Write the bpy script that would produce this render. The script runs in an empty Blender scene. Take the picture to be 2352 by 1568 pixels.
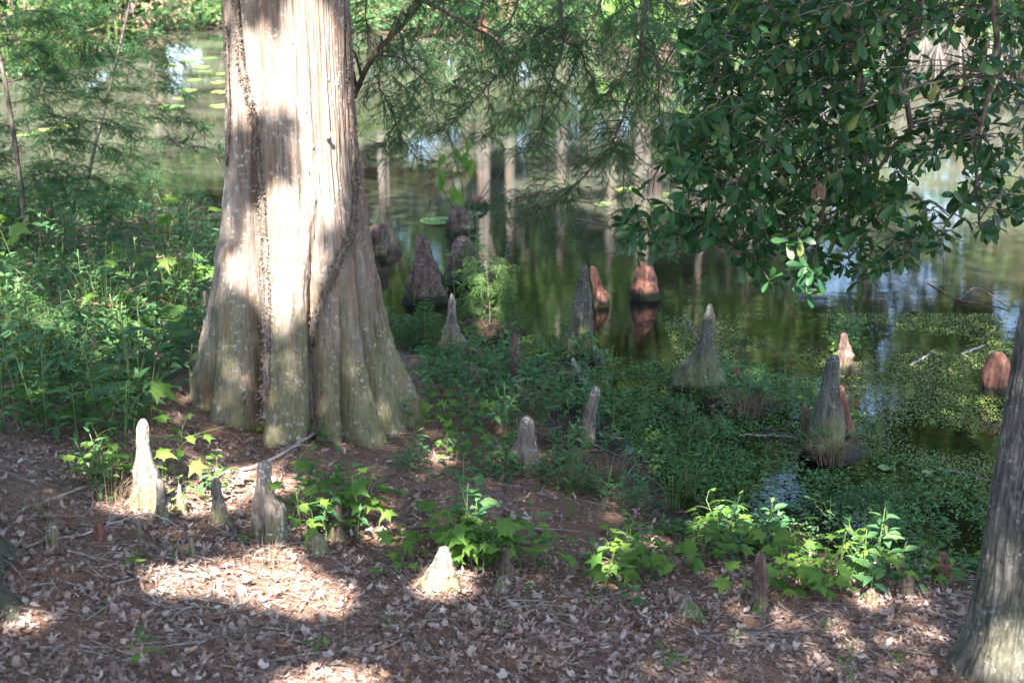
import bpy, math, numpy as np
from mathutils import Matrix, Vector
rng = np.random.default_rng(11)
R = math.radians
scene = bpy.context.scene
COL = scene.collection

# ---------------------------------------------------------------- camera
CAM_H, PITCH = 3.0, 18.0
FOC = 1.38888 * 2352            # focal length in photo pixels (photo measured 2352 x 1568)
cam_data = bpy.data.cameras.new('camera')
cam_data.lens = 50.0
cam_data.sensor_width = 36.0
cam_data.clip_start = 0.1
cam_data.clip_end = 1500.0
cam_data.dof.use_dof = True
cam_data.dof.focus_distance = 7.0
cam_data.dof.aperture_fstop = 3.6
cam = bpy.data.objects.new('camera', cam_data)
cam.location = (0, 0, CAM_H)
cam.rotation_euler = (R(90 - PITCH), 0, 0)
COL.objects.link(cam)
scene.camera = cam

# ---------------------------------------------------------------- sky, sun, exposure
SUN_ELEV, SUN_AZ = 50.0, 186.0   # azimuth: clockwise from +Y; the sun stands behind the viewer
SUN = np.array([math.sin(R(SUN_AZ)) * math.cos(R(SUN_ELEV)), math.cos(R(SUN_AZ)) * math.cos(R(SUN_ELEV)), math.sin(R(SUN_ELEV))])
world = bpy.data.worlds.new('World')
scene.world = world
world.use_nodes = True
wn = world.node_tree
wn.nodes.clear()
sky = wn.nodes.new('ShaderNodeTexSky')
sky.sky_type = 'NISHITA'
sky.sun_disc = False
sky.sun_elevation = R(SUN_ELEV)
sky.sun_rotation = R(SUN_AZ)
sky.air_density = 1.0
sky.dust_density = 1.0
sky.ozone_density = 1.0
bg = wn.nodes.new('ShaderNodeBackground')
bg.inputs['Strength'].default_value = 0.09
wo = wn.nodes.new('ShaderNodeOutputWorld')
wn.links.new(sky.outputs[0], bg.inputs[0])
wn.links.new(bg.outputs[0], wo.inputs[0])
sd_ = bpy.data.lights.new('sun', 'SUN')
sd_.energy = 5.0
sd_.angle = R(0.53)
sd_.color = (1.0, 0.96, 0.90)
sun = bpy.data.objects.new('sun', sd_)
sun.rotation_euler = Vector(SUN).to_track_quat('Z', 'Y').to_euler()
sun.location = (0, -10, 20)
COL.objects.link(sun)
scene.view_settings.view_transform = 'Standard'
scene.view_settings.look = 'None'
scene.view_settings.exposure = 3.15
scene.view_settings.gamma = 1.0
scene.cycles.max_bounces = 8
scene.cycles.diffuse_bounces = 4
scene.cycles.glossy_bounces = 3
scene.cycles.transmission_bounces = 4
scene.cycles.transparent_max_bounces = 8
scene.cycles.caustics_reflective = False
scene.cycles.caustics_refractive = False
scene.cycles.sample_clamp_indirect = 6.0
scene.cycles.use_denoising = True

# ---------------------------------------------------------------- numeric helpers
def _hash(ix, iy, iz):
    with np.errstate(over='ignore'):
        h = (ix.astype(np.int64) * 374761393 + iy.astype(np.int64) * 668265263 + iz.astype(np.int64) * 2147483647) & 0xffffffff
        h = ((h ^ (h >> 13)) * 1274126177) & 0xffffffff
        h = (h ^ (h >> 16)) & 0xffff
    return h / 65535.0

def vnoise(x, y, z):
    x, y, z = np.broadcast_arrays(np.asarray(x, float), np.asarray(y, float), np.asarray(z, float))
    ix, iy, iz = np.floor(x).astype(int), np.floor(y).astype(int), np.floor(z).astype(int)
    fx, fy, fz = x - ix, y - iy, z - iz
    fx, fy, fz = [t * t * (3 - 2 * t) for t in (fx, fy, fz)]
    r = 0
    for a in (0, 1):
        for b in (0, 1):
            for c in (0, 1):
                w = (fx if a else 1 - fx) * (fy if b else 1 - fy) * (fz if c else 1 - fz)
                r = r + w * _hash(ix + a, iy + b, iz + c)
    return r * 2 - 1

def fbm(x, y, z, o=4, gain=0.5):
    r, a, f = 0, 1.0, 1.0
    for k in range(o):
        r = r + a * vnoise(x * f + 17.3 * k, y * f + 9.1 * k, z * f + 3.7 * k)
        a *= gain
        f *= 2.03
    return r

CP, SP = math.cos(R(PITCH)), math.sin(R(PITCH))
def ray(px, py):
    a, b = (px - 1176.0) / FOC, (784.0 - py) / FOC
    d = np.array([a, CP + b * SP, -SP + b * CP])
    return d / np.linalg.norm(d)
CAM = np.array([0, 0, CAM_H])
def at_y(px, py, Y):
    d = ray(px, py)
    return CAM + d * (Y / d[1])
def at_z(px, py, Z):
    d = ray(px, py)
    return CAM + d * ((Z - CAM_H) / d[2])
def to_px(P):
    P = np.atleast_2d(P) - CAM
    dep = P[:, 1] * CP - P[:, 2] * SP
    up = P[:, 1] * SP + P[:, 2] * CP
    return np.stack([1176 + FOC * P[:, 0] / dep, 784 - FOC * up / dep, dep], 1)

# ---------------------------------------------------------------- terrain
near_px = [(2900, 1360), (2500, 1330), (2300, 1310), (2000, 1268), (1700, 1240), (1560, 1195), (1470, 1110), (1420, 1000), (1385, 905), (1330, 840),
           (1150, 815), (1000, 800), (930, 770), (870, 700), (700, 630), (560, 565), (480, 525), (300, 475), (150, 445), (-100, 425), (-700, 405)]
far_px = [(-500, 240), (0, 195), (250, 140), (350, 78), (520, 64), (800, 78), (1100, 85), (1300, 92), (1500, 125), (1700, 172), (2000, 205), (2352, 212), (2800, 215)]
_near = [at_z(x, y, 0)[:2] for x, y in near_px]
_far = [at_z(x, y, 0)[:2] for x, y in far_px]
POND = np.array([(60.0, 8.0), (14.0, 7.0)] + _near + [(-60.0, 19.0), (-60.0, 24.0)] + _far + [(60.0, 24.0)])
HUMMOCKS = []   # (x, y, radius, height)
for px, py, r, h in [(1605, 870, .30, .05), (1905, 1020, .27, .07), (1700, 905, .40, .07), (1120, 745, .36, .07), (1940, 830, .2, .06),
                     (1335, 800, .3, .05), (1035, 800, .35, .08), (865, 570, .35, .06), (1060, 520, .25, .05), (1180, 900, .4, .04), (1800, 985, .25, .03), (1960, 985, .22, .04), (1560, 930, .25, .03)]:
    p = at_z(px, py, 0.05)
    HUMMOCKS.append((p[0], p[1], r, h))

def pond_sd(x, y):
    """metres to the shore: positive on land, negative in the water"""
    x, y = np.asarray(x, float), np.asarray(y, float)
    best = np.full(x.shape, 1e9)
    inside = np.zeros(x.shape, bool)
    n = len(POND)
    for i in range(n):
        a, b = POND[i], POND[(i + 1) % n]
        ex, ey = b - a
        t = np.clip(((x - a[0]) * ex + (y - a[1]) * ey) / (ex * ex + ey * ey), 0, 1)
        best = np.minimum(best, np.hypot(x - a[0] - t * ex, y - a[1] - t * ey))
        cond = (a[1] > y) != (b[1] > y)
        with np.errstate(divide='ignore', invalid='ignore'):
            xi = a[0] + (y - a[1]) * ex / (ey if ey != 0 else 1e-9)
        inside ^= cond & (x < xi)
    return np.where(inside, -best, best)

def hgt(x, y):
    x, y = np.asarray(x, float), np.asarray(y, float)
    s = pond_sd(x, y)
    s = s + 0.10 * fbm(x * 1.7, y * 1.7, 0.0, 2)
    nearland = np.interp(s, [-4, -1.5, -.5, -.15, 0, .25, .6, 1.2, 2.2, 3.2, 5, 9, 60], [-.75, -.42, -.16, -.05, .0, .05, .11, .19, .36, .60, 1.05, 1.6, 2.2])
    farland = np.interp(s, [-6, -2, -.5, 0, .2, 1, 3, 10, 60, 400], [-.75, -.5, -.15, 0, .14, .35, .65, 1.3, 2.0, 3.0])
    w = np.clip((y - 15) / 3, 0, 1)
    h = nearland * (1 - w) + farland * w
    n1, n2 = 1 + .5 * fbm(x * 5, y * 5, .7, 2), .03 * fbm(x * 9, y * 9, 3.3, 2)
    for hx, hy, r, a in HUMMOCKS:
        dd = ((x - hx) ** 2 + (y - hy) ** 2) / r ** 2 * n1
        h = np.maximum(h, -0.2 + (a + 0.2 + n2) * np.exp(-np.clip(dd, 0, 50) ** 1.3))
    dt = np.hypot(x + 1.17, y - 7.15)     # needles piled against the big trunk
    h = h + .02 * np.exp(-((dt - .6) / .2) ** 2) * n1
    # mound at the foot of the left-hand tree
    h = h + 0.20 * np.exp(-(((x + 2.45) / .9) ** 2 + ((y - 4.7) / .9) ** 2))
    h = h + np.where(s > 0, 0.018 * fbm(x * 4, y * 4, 1.0, 3), 0.01 * fbm(x * 4, y * 4, 1.0, 2))
    return h

_T = np.concatenate([np.arange(3.0, 12, 0.01), np.arange(12, 60, .04)])
def at(px, py, water=True):
    """point of the ground (or the water surface) seen at a photo pixel"""
    d = ray(px, py)
    P = CAM[:, None] + d[:, None] * _T
    H = ground_z(P[0], P[1])
    if water:
        H = np.maximum(H, 0)
    i = np.argmax(P[2] <= H)
    return np.array([P[0, i], P[1, i], H[i]])

# ---------------------------------------------------------------- mesh helpers
def make_mesh(name, verts, tris=None, quads=None, smooth=True, mat_index=None):
    m = bpy.data.meshes.new(name)
    verts = np.asarray(verts, np.float32).reshape(-1, 3)
    m.vertices.add(len(verts))
    m.vertices.foreach_set('co', verts.ravel())
    nt = 0 if tris is None else len(tris)
    nq = 0 if quads is None else len(quads)
    loops = []
    if nt: loops.append(np.asarray(tris, np.int32).ravel())
    if nq: loops.append(np.asarray(quads, np.int32).ravel())
    loops = np.concatenate(loops)
    m.loops.add(len(loops))
    m.loops.foreach_set('vertex_index', loops)
    m.polygons.add(nt + nq)
    st = np.concatenate([np.arange(nt) * 3, nt * 3 + np.arange(nq) * 4]).astype(np.int32)
    m.polygons.foreach_set('loop_start', st)
    m.polygons.foreach_set('use_smooth', np.full(nt + nq, smooth))
    if mat_index is not None:
        m.polygons.foreach_set('material_index', np.asarray(mat_index, np.int32))
    m.update(calc_edges=True)
    m.validate()
    return m

class Geo:
    """collects triangles; build() links them as one mesh object"""
    def __init__(s):
        s.v, s.t, s.m, s.n = [], [], [], 0
    def add(s, v, t, mi=0):
        v = np.asarray(v, float).reshape(-1, 3)
        t = np.asarray(t, int).reshape(-1, 3)
        s.v.append(v); s.t.append(t + s.n); s.m.append(np.full(len(t), mi)); s.n += len(v)
    def stamp(s, tpl, Rm, T, mi=0):
        """template (v, t) copied with matrices Rm (N,3,3) and offsets T (N,3)"""
        v, t = tpl
        N = len(T)
        if N == 0: return
        V = np.einsum('nij,kj->nki', Rm, v) + np.asarray(T)[:, None, :]
        tt = t[None] + (np.arange(N) * len(v))[:, None, None]
        s.add(V, tt, mi)
    def tube(s, pts, rad, n=6, mi=0, cap=True):
        pts = np.asarray(pts, float); k = len(pts)
        rad = np.broadcast_to(np.asarray(rad, float), (k,))
        tg = np.gradient(pts, axis=0)
        tg /= np.linalg.norm(tg, axis=1)[:, None] + 1e-9
        ref = np.array([0.31, 0.17, 0.93]) if abs(tg[:, 2]).mean() < .85 else np.array([0.9, .4, .1])
        u = np.cross(tg, ref); u /= np.linalg.norm(u, axis=1)[:, None] + 1e-9
        w = np.cross(tg, u)
        a = np.arange(n) * 2 * math.pi / n
        V = pts[:, None, :] + rad[:, None, None] * (np.cos(a)[None, :, None] * u[:, None, :] + np.sin(a)[None, :, None] * w[:, None, :])
        i = np.arange(k - 1)[:, None] * n; j = np.arange(n)[None, :]; j2 = (j + 1) % n
        q = np.stack([i + j, i + j2, i + n + j2, i + n + j], -1).reshape(-1, 4)
        t = np.concatenate([q[:, [0, 1, 2]], q[:, [0, 2, 3]]])
        V = V.reshape(-1, 3)
        if cap:
            c = len(V)
            V = np.concatenate([V, pts[[-1]], pts[[0]]])
            e = (k - 1) * n
            t = np.concatenate([t, np.stack([e + np.arange(n), e + (np.arange(n) + 1) % n, np.full(n, c)], 1),
                                np.stack([(np.arange(n) + 1) % n, np.arange(n), np.full(n, c + 1)], 1)])
        s.add(V, t, mi)
    def mesh(s, name, smooth=True, origin=(0, 0, 0)):
        V = np.concatenate(s.v) - np.asarray(origin)
        return make_mesh(name, V, tris=np.concatenate(s.t), smooth=smooth, mat_index=np.concatenate(s.m))
    def build(s, name, mats, parent=None, origin=(0, 0, 0), smooth=True):
        if not isinstance(mats, (list, tuple)): mats = [mats]
        me = s.mesh(name, smooth, origin)
        for m in mats: me.materials.append(m)
        return link(name, me, parent, origin if parent is None else (0, 0, 0))

def link(name, data, parent=None, loc=(0, 0, 0)):
    o = bpy.data.objects.new(name, data)
    COL.objects.link(o)
    o.location = loc
    if parent is not None: o.parent = parent
    return o

def tag(o, label=None, cat=None, group=None, kind=None):
    if label: o['label'] = label
    if cat: o['category'] = cat
    if group: o['group'] = group
    if kind: o['kind'] = kind
    return o

def empty(name, loc):
    return link(name, None, None, loc)

def smooth_path(pts, n=24):
    """Catmull-Rom through pts"""
    P = np.asarray(pts, float)
    if len(P) == 2: return P[0] + (P[1] - P[0]) * np.linspace(0, 1, n)[:, None]
    Q = np.concatenate([[2 * P[0] - P[1]], P, [2 * P[-1] - P[-2]]])
    out = []
    u = np.linspace(0, len(P) - 1, n)
    for a in u:
        i = min(int(a), len(P) - 2); t = a - i
        p0, p1, p2, p3 = Q[i], Q[i + 1], Q[i + 2], Q[i + 3]
        out.append(.5 * (2 * p1 + (p2 - p0) * t + (2 * p0 - 5 * p1 + 4 * p2 - p3) * t * t + (3 * p1 - p0 - 3 * p2 + p3) * t ** 3))
    return np.array(out)

def frames(D, Nn, s):
    """rotation matrices with local Y along D and local Z near Nn, scaled by s"""
    D = np.atleast_2d(D).astype(float); Nn = np.atleast_2d(Nn).astype(float)
    D = D / (np.linalg.norm(D, axis=1)[:, None] + 1e-9)
    X = np.cross(D, Nn); X /= np.linalg.norm(X, axis=1)[:, None] + 1e-9
    Z = np.cross(X, D)
    M = np.stack([X, D, Z], -1)
    s = np.asarray(s, float)
    return M * s[:, None, None] if s.ndim == 1 else M * s

def rand_dir(n):
    v = rng.normal(size=(n, 3))
    return v / np.linalg.norm(v, axis=1)[:, None]

# ---------------------------------------------------------------- materials
MATS = {}
class NT:
    def __init__(s, name):
        s.m = bpy.data.materials.new(name); s.m.use_nodes = True
        s.t = s.m.node_tree; s.t.nodes.clear()
        MATS[name] = s.m
    def n(s, kind, **kw):
        nd = s.t.nodes.new(kind)
        for k, v in kw.items():
            if k.startswith('in_'):
                key = k[3:]
                nd.inputs[int(key) if key.isdigit() else key.replace('_', ' ')].default_value = v
            else: setattr(nd, k, v)
        return nd
    def l(s, a, b): s.t.links.new(a, b)
    def noise(s, vec, scale, detail=4, rough=.55, dist=0.0):
        nd = s.n('ShaderNodeTexNoise', in_Scale=scale, in_Detail=detail, in_Roughness=rough, in_Distortion=dist)
        if vec is not None: s.l(vec, nd.inputs['Vector'])
        return nd.outputs['Fac']
    def ramp(s, fac, stops, interp='LINEAR'):
        nd = s.n('ShaderNodeValToRGB'); cr = nd.color_ramp; cr.interpolation = interp
        while len(cr.elements) > 1: cr.elements.remove(cr.elements[-1])
        for i, (p, c) in enumerate(stops):
            e = cr.elements[0] if i == 0 else cr.elements.new(p)
            e.position = p
            c = (c, c, c) if not isinstance(c, (tuple, list)) else c
            e.color = (*c, 1)
        s.l(fac, nd.inputs[0]); return nd.outputs[0]
    def mix(s, fac, a, b, mode='MIX'):
        nd = s.n('ShaderNodeMix', data_type='RGBA', blend_type=mode)
        for val, sock in ((fac, nd.inputs[0]), (a, nd.inputs[6]), (b, nd.inputs[7])):
            if hasattr(val, 'is_linked') or hasattr(val, 'links'): s.l(val, sock)
            else: sock.default_value = val if not isinstance(val, tuple) else (*val, 1)
        return nd.outputs[2]
    def math(s, op, a, b=0.0, c=None, clamp=False):
        nd = s.n('ShaderNodeMath', operation=op, use_clamp=clamp)
        for i, val in enumerate((a, b) if c is None else (a, b, c)):
            if hasattr(val, 'links'): s.l(val, nd.inputs[i])
            else: nd.inputs[i].default_value = val
        return nd.outputs[0]
    def coords(s, kind='Object', scale=(1, 1, 1)):
        tc = s.n('ShaderNodeTexCoord'); mp = s.n('ShaderNodeMapping')
        mp.inputs['Scale'].default_value = scale
        s.l(tc.outputs[kind], mp.inputs[0]); return mp.outputs[0]
    def wpos(s, scale=(1, 1, 1)):
        g = s.n('ShaderNodeNewGeometry'); mp = s.n('ShaderNodeMapping')
        mp.inputs['Scale'].default_value = scale
        s.l(g.outputs['Position'], mp.inputs[0]); return mp.outputs[0]
    def sep(s, vec):
        nd = s.n('ShaderNodeSeparateXYZ'); s.l(vec, nd.inputs[0]); return nd.outputs
    def bump(s, h, strength=.5, dist=.01):
        nd = s.n('ShaderNodeBump', in_Strength=strength, in_Distance=dist); s.l(h, nd.inputs['Height']); return nd.outputs[0]
    def rand(s):
        g = s.n('ShaderNodeNewGeometry'); oi = s.n('ShaderNodeObjectInfo')
        a = s.math('ADD', g.outputs['Random Per Island'], oi.outputs['Random'])
        return s.math('FRACT', a)
    def principled(s, col, rough=.8, normal=None, spec=.3, **kw):
        p = s.n('ShaderNodeBsdfPrincipled')
        if hasattr(col, 'links'): s.l(col, p.inputs['Base Color'])
        else: p.inputs['Base Color'].default_value = (*col, 1)
        if hasattr(rough, 'links'): s.l(rough, p.inputs['Roughness'])
        else: p.inputs['Roughness'].default_value = rough
        p.inputs['Specular IOR Level'].default_value = spec
        if normal is not None: s.l(normal, p.inputs['Normal'])
        return p.outputs[0]
    def out(s, sh):
        o = s.n('ShaderNodeOutputMaterial'); s.l(sh, o.inputs[0]); return s.m

def leaf_mat(name, stops, trans=.35, rough=.45, spec=.4, tcol=None):
    """green leaf: colour differs from leaf to leaf, some light comes through"""
    t = NT(name)
    r = t.rand()
    col = t.ramp(r, stops)
    n = t.noise(t.wpos(), 35, 2)
    col = t.mix(.35, col, t.ramp(n, [(.3, .45), (.7, 1.0)]), 'MULTIPLY')
    sh = t.principled(col, rough, None, spec)
    tr = t.n('ShaderNodeBsdfTranslucent')
    tc = t.mix(.6, col, tcol or (.11, .26, .04))
    t.l(tc, tr.inputs[0])
    mx = t.n('ShaderNodeMixShader', in_0=trans)
    t.l(sh, mx.inputs[1]); t.l(tr.outputs[0], mx.inputs[2])
    return t.out(mx.outputs[0])

def bark_mat(name, stops, scale=(9, 9, 1.2), bump=.6, dist=.01, moss=0.0, lichen=0.0, rough=.9, fine=(60, 60, 5), moss_z=(0.1, 0.9), lich_scale=45, red=None, red_top=None, knee=False):
    """fibrous bark: colour streaks along the stem, moss low down, pale lichen flecks"""
    t = NT(name)
    o = t.coords('Object', scale)
    a = t.noise(o, 1.0, 6, .6, .6)
    f = t.noise(t.coords('Object', fine), 1.0, 5, .6, .4)
    m = t.math('ADD', t.math('MULTIPLY', a, .65), t.math('MULTIPLY', f, .35))
    col = t.ramp(m, stops)
    if red:
        rn = t.noise(t.coords('Object', (scale[0] * 1.3, scale[1] * 1.3, scale[2] * .8)), 1.0, 5, .65, .4)
        col = t.mix(t.ramp(rn, [(.52, 0.0), (.68, .75)]), col, red)
    z = t.sep(t.coords('Object'))[2]
    if red_top:
        rt = t.math('ADD', z, t.math('MULTIPLY', t.noise(t.coords('Object', (14, 14, 14)), 1, 4), .12))
        col = t.mix(t.ramp(rt, [(red_top[1], 0.0), (red_top[1] + .06, .8)]), col, red_top[0])
    if moss:
        mn = t.noise(t.coords('Object', (5, 5, 1.6)), 1.0, 6, .65)
        zz = t.n('ShaderNodeMapRange', in_1=moss_z[1], in_2=moss_z[0], in_3=0.0, in_4=1.0)
        t.l(z, zz.inputs[0])
        k = t.ramp(t.math('MULTIPLY', mn, t.math('ADD', zz.outputs[0], .35)), [(.36, 0.0), (.62, 1.0)])
        k = t.math('MULTIPLY', k, moss)
        col = t.mix(k, col, t.ramp(f, [(.3, (.075, .08, .028)), (.7, (.19, .185, .065))]))
    if lichen:
        ln = t.noise(t.coords('Object', (lich_scale,) * 3), 1.0, 3, .6)
        lb = t.noise(t.coords('Object', (7, 7, 7)), 1.0, 3, .5)
        k = t.math('MULTIPLY', t.ramp(ln, [(.56, 0.0), (.64, 1.0)]), t.ramp(lb, [(.42, 0.0), (.6, 1.0)]))
        col = t.mix(t.math('MULTIPLY', k, lichen), col, (.50, .51, .46))
    if knee:
        gz = t.sep(t.coords('Generated'))[2]
        pn = t.noise(t.coords('Object', (18, 18, 18)), 1.0, 4, .6)
        tipk = t.ramp(t.math('ADD', gz, t.math('MULTIPLY', pn, .35)), [(1.0, 0.0), (1.14, .85)])
        col = t.mix(tipk, col, t.ramp(f, [(.35, (.10, .045, .03)), (.65, (.27, .13, .085))]))
        wz = t.sep(t.wpos())[2]
        wetk = t.ramp(t.math('SUBTRACT', wz, t.math('MULTIPLY', pn, .09)), [(-.02, 1.0), (.03, 0.0)])
        col = t.mix(wetk, col, t.ramp(pn, [(.35, (.010, .009, .007)), (.65, (.035, .034, .014))]))
        crk = t.ramp(t.noise(t.coords('Object', (34, 34, 9)), 1.0, 6, .7, .8), [(.36, .25), (.47, 1.0)])
        col = t.mix(.8, col, crk, 'MULTIPLY')
        m = t.math('ADD', m, t.math('MULTIPLY', pn, .4))
    nb = t.bump(m, bump, dist)
    return t.out(t.principled(col, rough, nb, .25))

# ---- ground, water
def ground_material():
    t = NT('forest_soil')
    w = t.wpos()
    a = t.noise(w, 2.2, 6, .6); b = t.noise(w, 38, 5, .65); c = t.noise(w, 130, 3, .6)
    m = t.math('ADD', t.math('MULTIPLY', b, .6), t.math('MULTIPLY', c, .4))
    col = t.ramp(m, [(.30, (.06, .036, .026)), (.48, (.16, .098, .072)), (.60, (.28, .185, .14)), (.74, (.40, .31, .25))])
    col = t.mix(t.ramp(a, [(.45, 0.0), (.62, .55)]), col, (.16, .072, .042))
    z = t.sep(w)[2]
    y = t.sep(w)[1]
    # wet mud close to the water, pond bed below it
    wet = t.ramp(t.math('ADD', z, t.math('MULTIPLY', t.noise(w, 5, 4), .06)), [(.06, 1.0), (.15, 0.0)])
    col = t.mix(wet, col, t.ramp(b, [(.35, (.012, .010, .008)), (.65, (.045, .034, .022))]))
    bed = t.ramp(z, [(0.0, 0.0), (1.0, 0.0)])
    under = t.n('ShaderNodeMapRange', in_1=0.0, in_2=-.04, in_3=0.0, in_4=1.0); t.l(z, under.inputs[0])
    alg = t.noise(t.wpos((1.2, 2.6, 1)), 1.6, 5, .7, .5)
    fine = t.noise(t.wpos((18, 46, 10)), 1, 4, .7)
    bedc = t.ramp(t.math('ADD', t.math('MULTIPLY', alg, .7), t.math('MULTIPLY', fine, .3)),
                  [(.40, (.016, .012, .008)), (.50, (.042, .032, .017)), (.58, (.045, .060, .013)), (.70, (.11, .15, .022))])
    far = t.n('ShaderNodeMapRange', in_1=7.6, in_2=9.6, in_3=0.0, in_4=1.0); t.l(y, far.inputs[0])
    bedc = t.mix(far.outputs[0], bedc, t.ramp(fine, [(.3, (.034, .031, .024)), (.7, (.062, .056, .044))]))
    col = t.mix(under.outputs[0], col, bedc)
    rough = t.ramp(wet, [(0.0, .95), (1.0, .7)])
    nb = t.bump(m, .8, .02)
    return t.out(t.principled(col, rough, nb, .12))

def water_material():
    t = NT('pond_water')
    w = t.wpos((1, 1, 1))
    rip = t.math('ADD', t.noise(t.wpos((3.0, 7.0, 1)), 1.0, 3, .5), t.math('MULTIPLY', t.noise(t.wpos((16, 40, 1)), 1.0, 2, .5), .25))
    nb = t.bump(rip, .035, .02)
    gl = t.n('ShaderNodeBsdfGlossy', in_Roughness=.035); gl.inputs['Color'].default_value = (.96, .98, 1, 1)
    t.l(nb, gl.inputs['Normal'])
    tr = t.n('ShaderNodeBsdfTransparent')
    y = t.sep(w)[1]
    deep = t.n('ShaderNodeMapRange', in_1=8.0, in_2=12.0, in_3=0.0, in_4=1.0); t.l(y, deep.inputs[0])
    t.l(t.mix(deep.outputs[0], (.46, .40, .25), (.55, .53, .47)), tr.inputs[0])
    fr = t.n('ShaderNodeFresnel', in_IOR=1.33); t.l(nb, fr.inputs['Normal'])
    fac = t.math('MULTIPLY', fr.outputs[0], 1.25, clamp=True)
    m1 = t.n('ShaderNodeMixShader'); t.l(fac, m1.inputs[0]); t.l(tr.outputs[0], m1.inputs[1]); t.l(gl.outputs[0], m1.inputs[2])
    # floating film of pollen, seeds and duckweed drifting in bands
    speck = t.noise(t.wpos((60, 60, 1)), 1.0, 3, .7)
    speck2 = t.noise(t.wpos((190, 190, 1)), 1.0, 2, .6)
    band = t.noise(t.wpos((.35, 1.3, 1)), 1.0, 4, .6, .8)
    k = t.math('MULTIPLY', t.ramp(band, [(.44, 0.0), (.66, 1.0)]), t.ramp(t.math('ADD', t.math('MULTIPLY', speck, .5), t.math('MULTIPLY', speck2, .5)), [(.46, 0.0), (.60, 1.0)]))
    dust = t.math('MULTIPLY', t.ramp(speck2, [(.66, 0.0), (.72, 1.0)]), .7)
    scum = t.math('MULTIPLY', t.ramp(t.noise(t.wpos((.18, .55, 1)), 1.0, 3, .6, .5), [(.36, .05), (.58, .55)]), t.ramp(speck, [(.3, .6), (.6, 1.0)]))
    sfar = t.n('ShaderNodeMapRange', in_1=9.5, in_2=13.0, in_3=0.0, in_4=1.0); t.l(y, sfar.inputs[0])
    k = t.math('MAXIMUM', t.math('MAXIMUM', t.math('MULTIPLY', k, .75), dust), t.math('MULTIPLY', scum, sfar.outputs[0]))
    near = t.n('ShaderNodeMapRange', in_1=7.0, in_2=15.0, in_3=.3, in_4=.9); t.l(y, near.inputs[0])
    k = t.math('MULTIPLY', k, near.outputs[0])
    df = t.n('ShaderNodeBsdfDiffuse'); t.l(t.ramp(speck, [(.4, (.055, .058, .038)), (.6, (.105, .105, .078))]), df.inputs[0])
    m2 = t.n('ShaderNodeMixShader'); t.l(k, m2.inputs[0]); t.l(m1.outputs[0], m2.inputs[1]); t.l(df.outputs[0], m2.inputs[2])
    return t.out(m2.outputs[0])

M_SOIL = ground_material()
M_WATER = water_material()
M_CYPRESS = bark_mat('cypress_bark', [(.30, (.05, .037, .029)), (.43, (.135, .103, .082)), (.56, (.215, .172, .140)), (.72, (.31, .262, .22))],
                     (16, 16, 1.1), 1.0, .022, moss=.6, lichen=.45, fine=(95, 95, 5), moss_z=(.05, 1.2), lich_scale=40, red=(.25, .125, .08))
M_OAK = bark_mat('furrowed_bark', [(.34, (.018, .016, .015)), (.46, (.055, .05, .046)), (.56, (.105, .096, .088)), (.70, (.17, .158, .147))],
                 (22, 22, 4.5), 1.0, .03, fine=(70, 70, 22), lichen=.25, moss=.2, moss_z=(.3, 1.0))
M_ROOT = bark_mat('dark_root_bark', [(.34, (.012, .011, .009)), (.46, (.032, .029, .024)), (.56, (.06, .055, .045)), (.70, (.10, .094, .08))], (22, 22, 4.5), 1.0, .03, fine=(70, 70, 22), lichen=.2, moss=.15, moss_z=(.0, .6))
M_TWIG = bark_mat('twig_bark', [(.35, (.03, .022, .018)), (.5, (.075, .055, .042)), (.65, (.15, .12, .10))], (40, 40, 12), .5, .004)
M_LIMB = bark_mat('limb_bark', [(.35, (.035, .027, .022)), (.5, (.085, .067, .055)), (.65, (.17, .14, .12))], (30, 30, 8), .6, .006, lichen=.3)
M_STICK = bark_mat('dead_stick', [(.35, (.11, .085, .07)), (.5, (.24, .20, .175)), (.65, (.36, .32, .29))], (25, 25, 25), .6, .004, lichen=.6)
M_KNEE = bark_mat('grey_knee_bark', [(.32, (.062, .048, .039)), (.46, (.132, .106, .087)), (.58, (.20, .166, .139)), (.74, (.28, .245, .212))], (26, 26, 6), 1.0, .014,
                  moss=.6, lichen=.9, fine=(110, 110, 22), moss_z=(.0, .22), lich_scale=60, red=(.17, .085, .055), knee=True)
M_KNEE_DARK = bark_mat('shaded_mossy_knee_bark', [(.32, (.024, .022, .018)), (.46, (.055, .050, .041)), (.58, (.095, .087, .072)), (.74, (.15, .14, .12))], (26, 26, 6), .8, .008,
                  moss=.6, lichen=.35, fine=(110, 110, 22), moss_z=(.0, .5), lich_scale=70, knee=True)  # darker version of the grey bark: shade put into the colour, besides moss
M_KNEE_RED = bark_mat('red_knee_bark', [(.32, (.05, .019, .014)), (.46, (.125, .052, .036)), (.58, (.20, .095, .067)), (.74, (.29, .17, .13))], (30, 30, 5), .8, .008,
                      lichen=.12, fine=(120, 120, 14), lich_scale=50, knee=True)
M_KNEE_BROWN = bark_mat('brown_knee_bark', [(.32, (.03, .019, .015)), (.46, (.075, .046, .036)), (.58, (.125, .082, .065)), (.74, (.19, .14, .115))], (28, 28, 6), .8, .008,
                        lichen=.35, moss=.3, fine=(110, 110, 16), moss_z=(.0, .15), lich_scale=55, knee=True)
M_POST = bark_mat('weathered_post_wood', [(.35, (.03, .022, .018)), (.5, (.065, .05, .04)), (.66, (.11, .088, .074))], (30, 30, 2), .6, .006)
M_VINE = bark_mat('hairy_vine_bark', [(.35, (.05, .036, .028)), (.5, (.13, .10, .08)), (.66, (.26, .21, .17))], (60, 60, 14), .8, .006)
M_PALE_TRUNK = bark_mat('pale_trunk_bark', [(.32, (.08, .068, .056)), (.48, (.14, .12, .10)), (.66, (.21, .185, .16))], (8, 8, .8), .6, .01, red=(.34, .20, .13))

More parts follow.
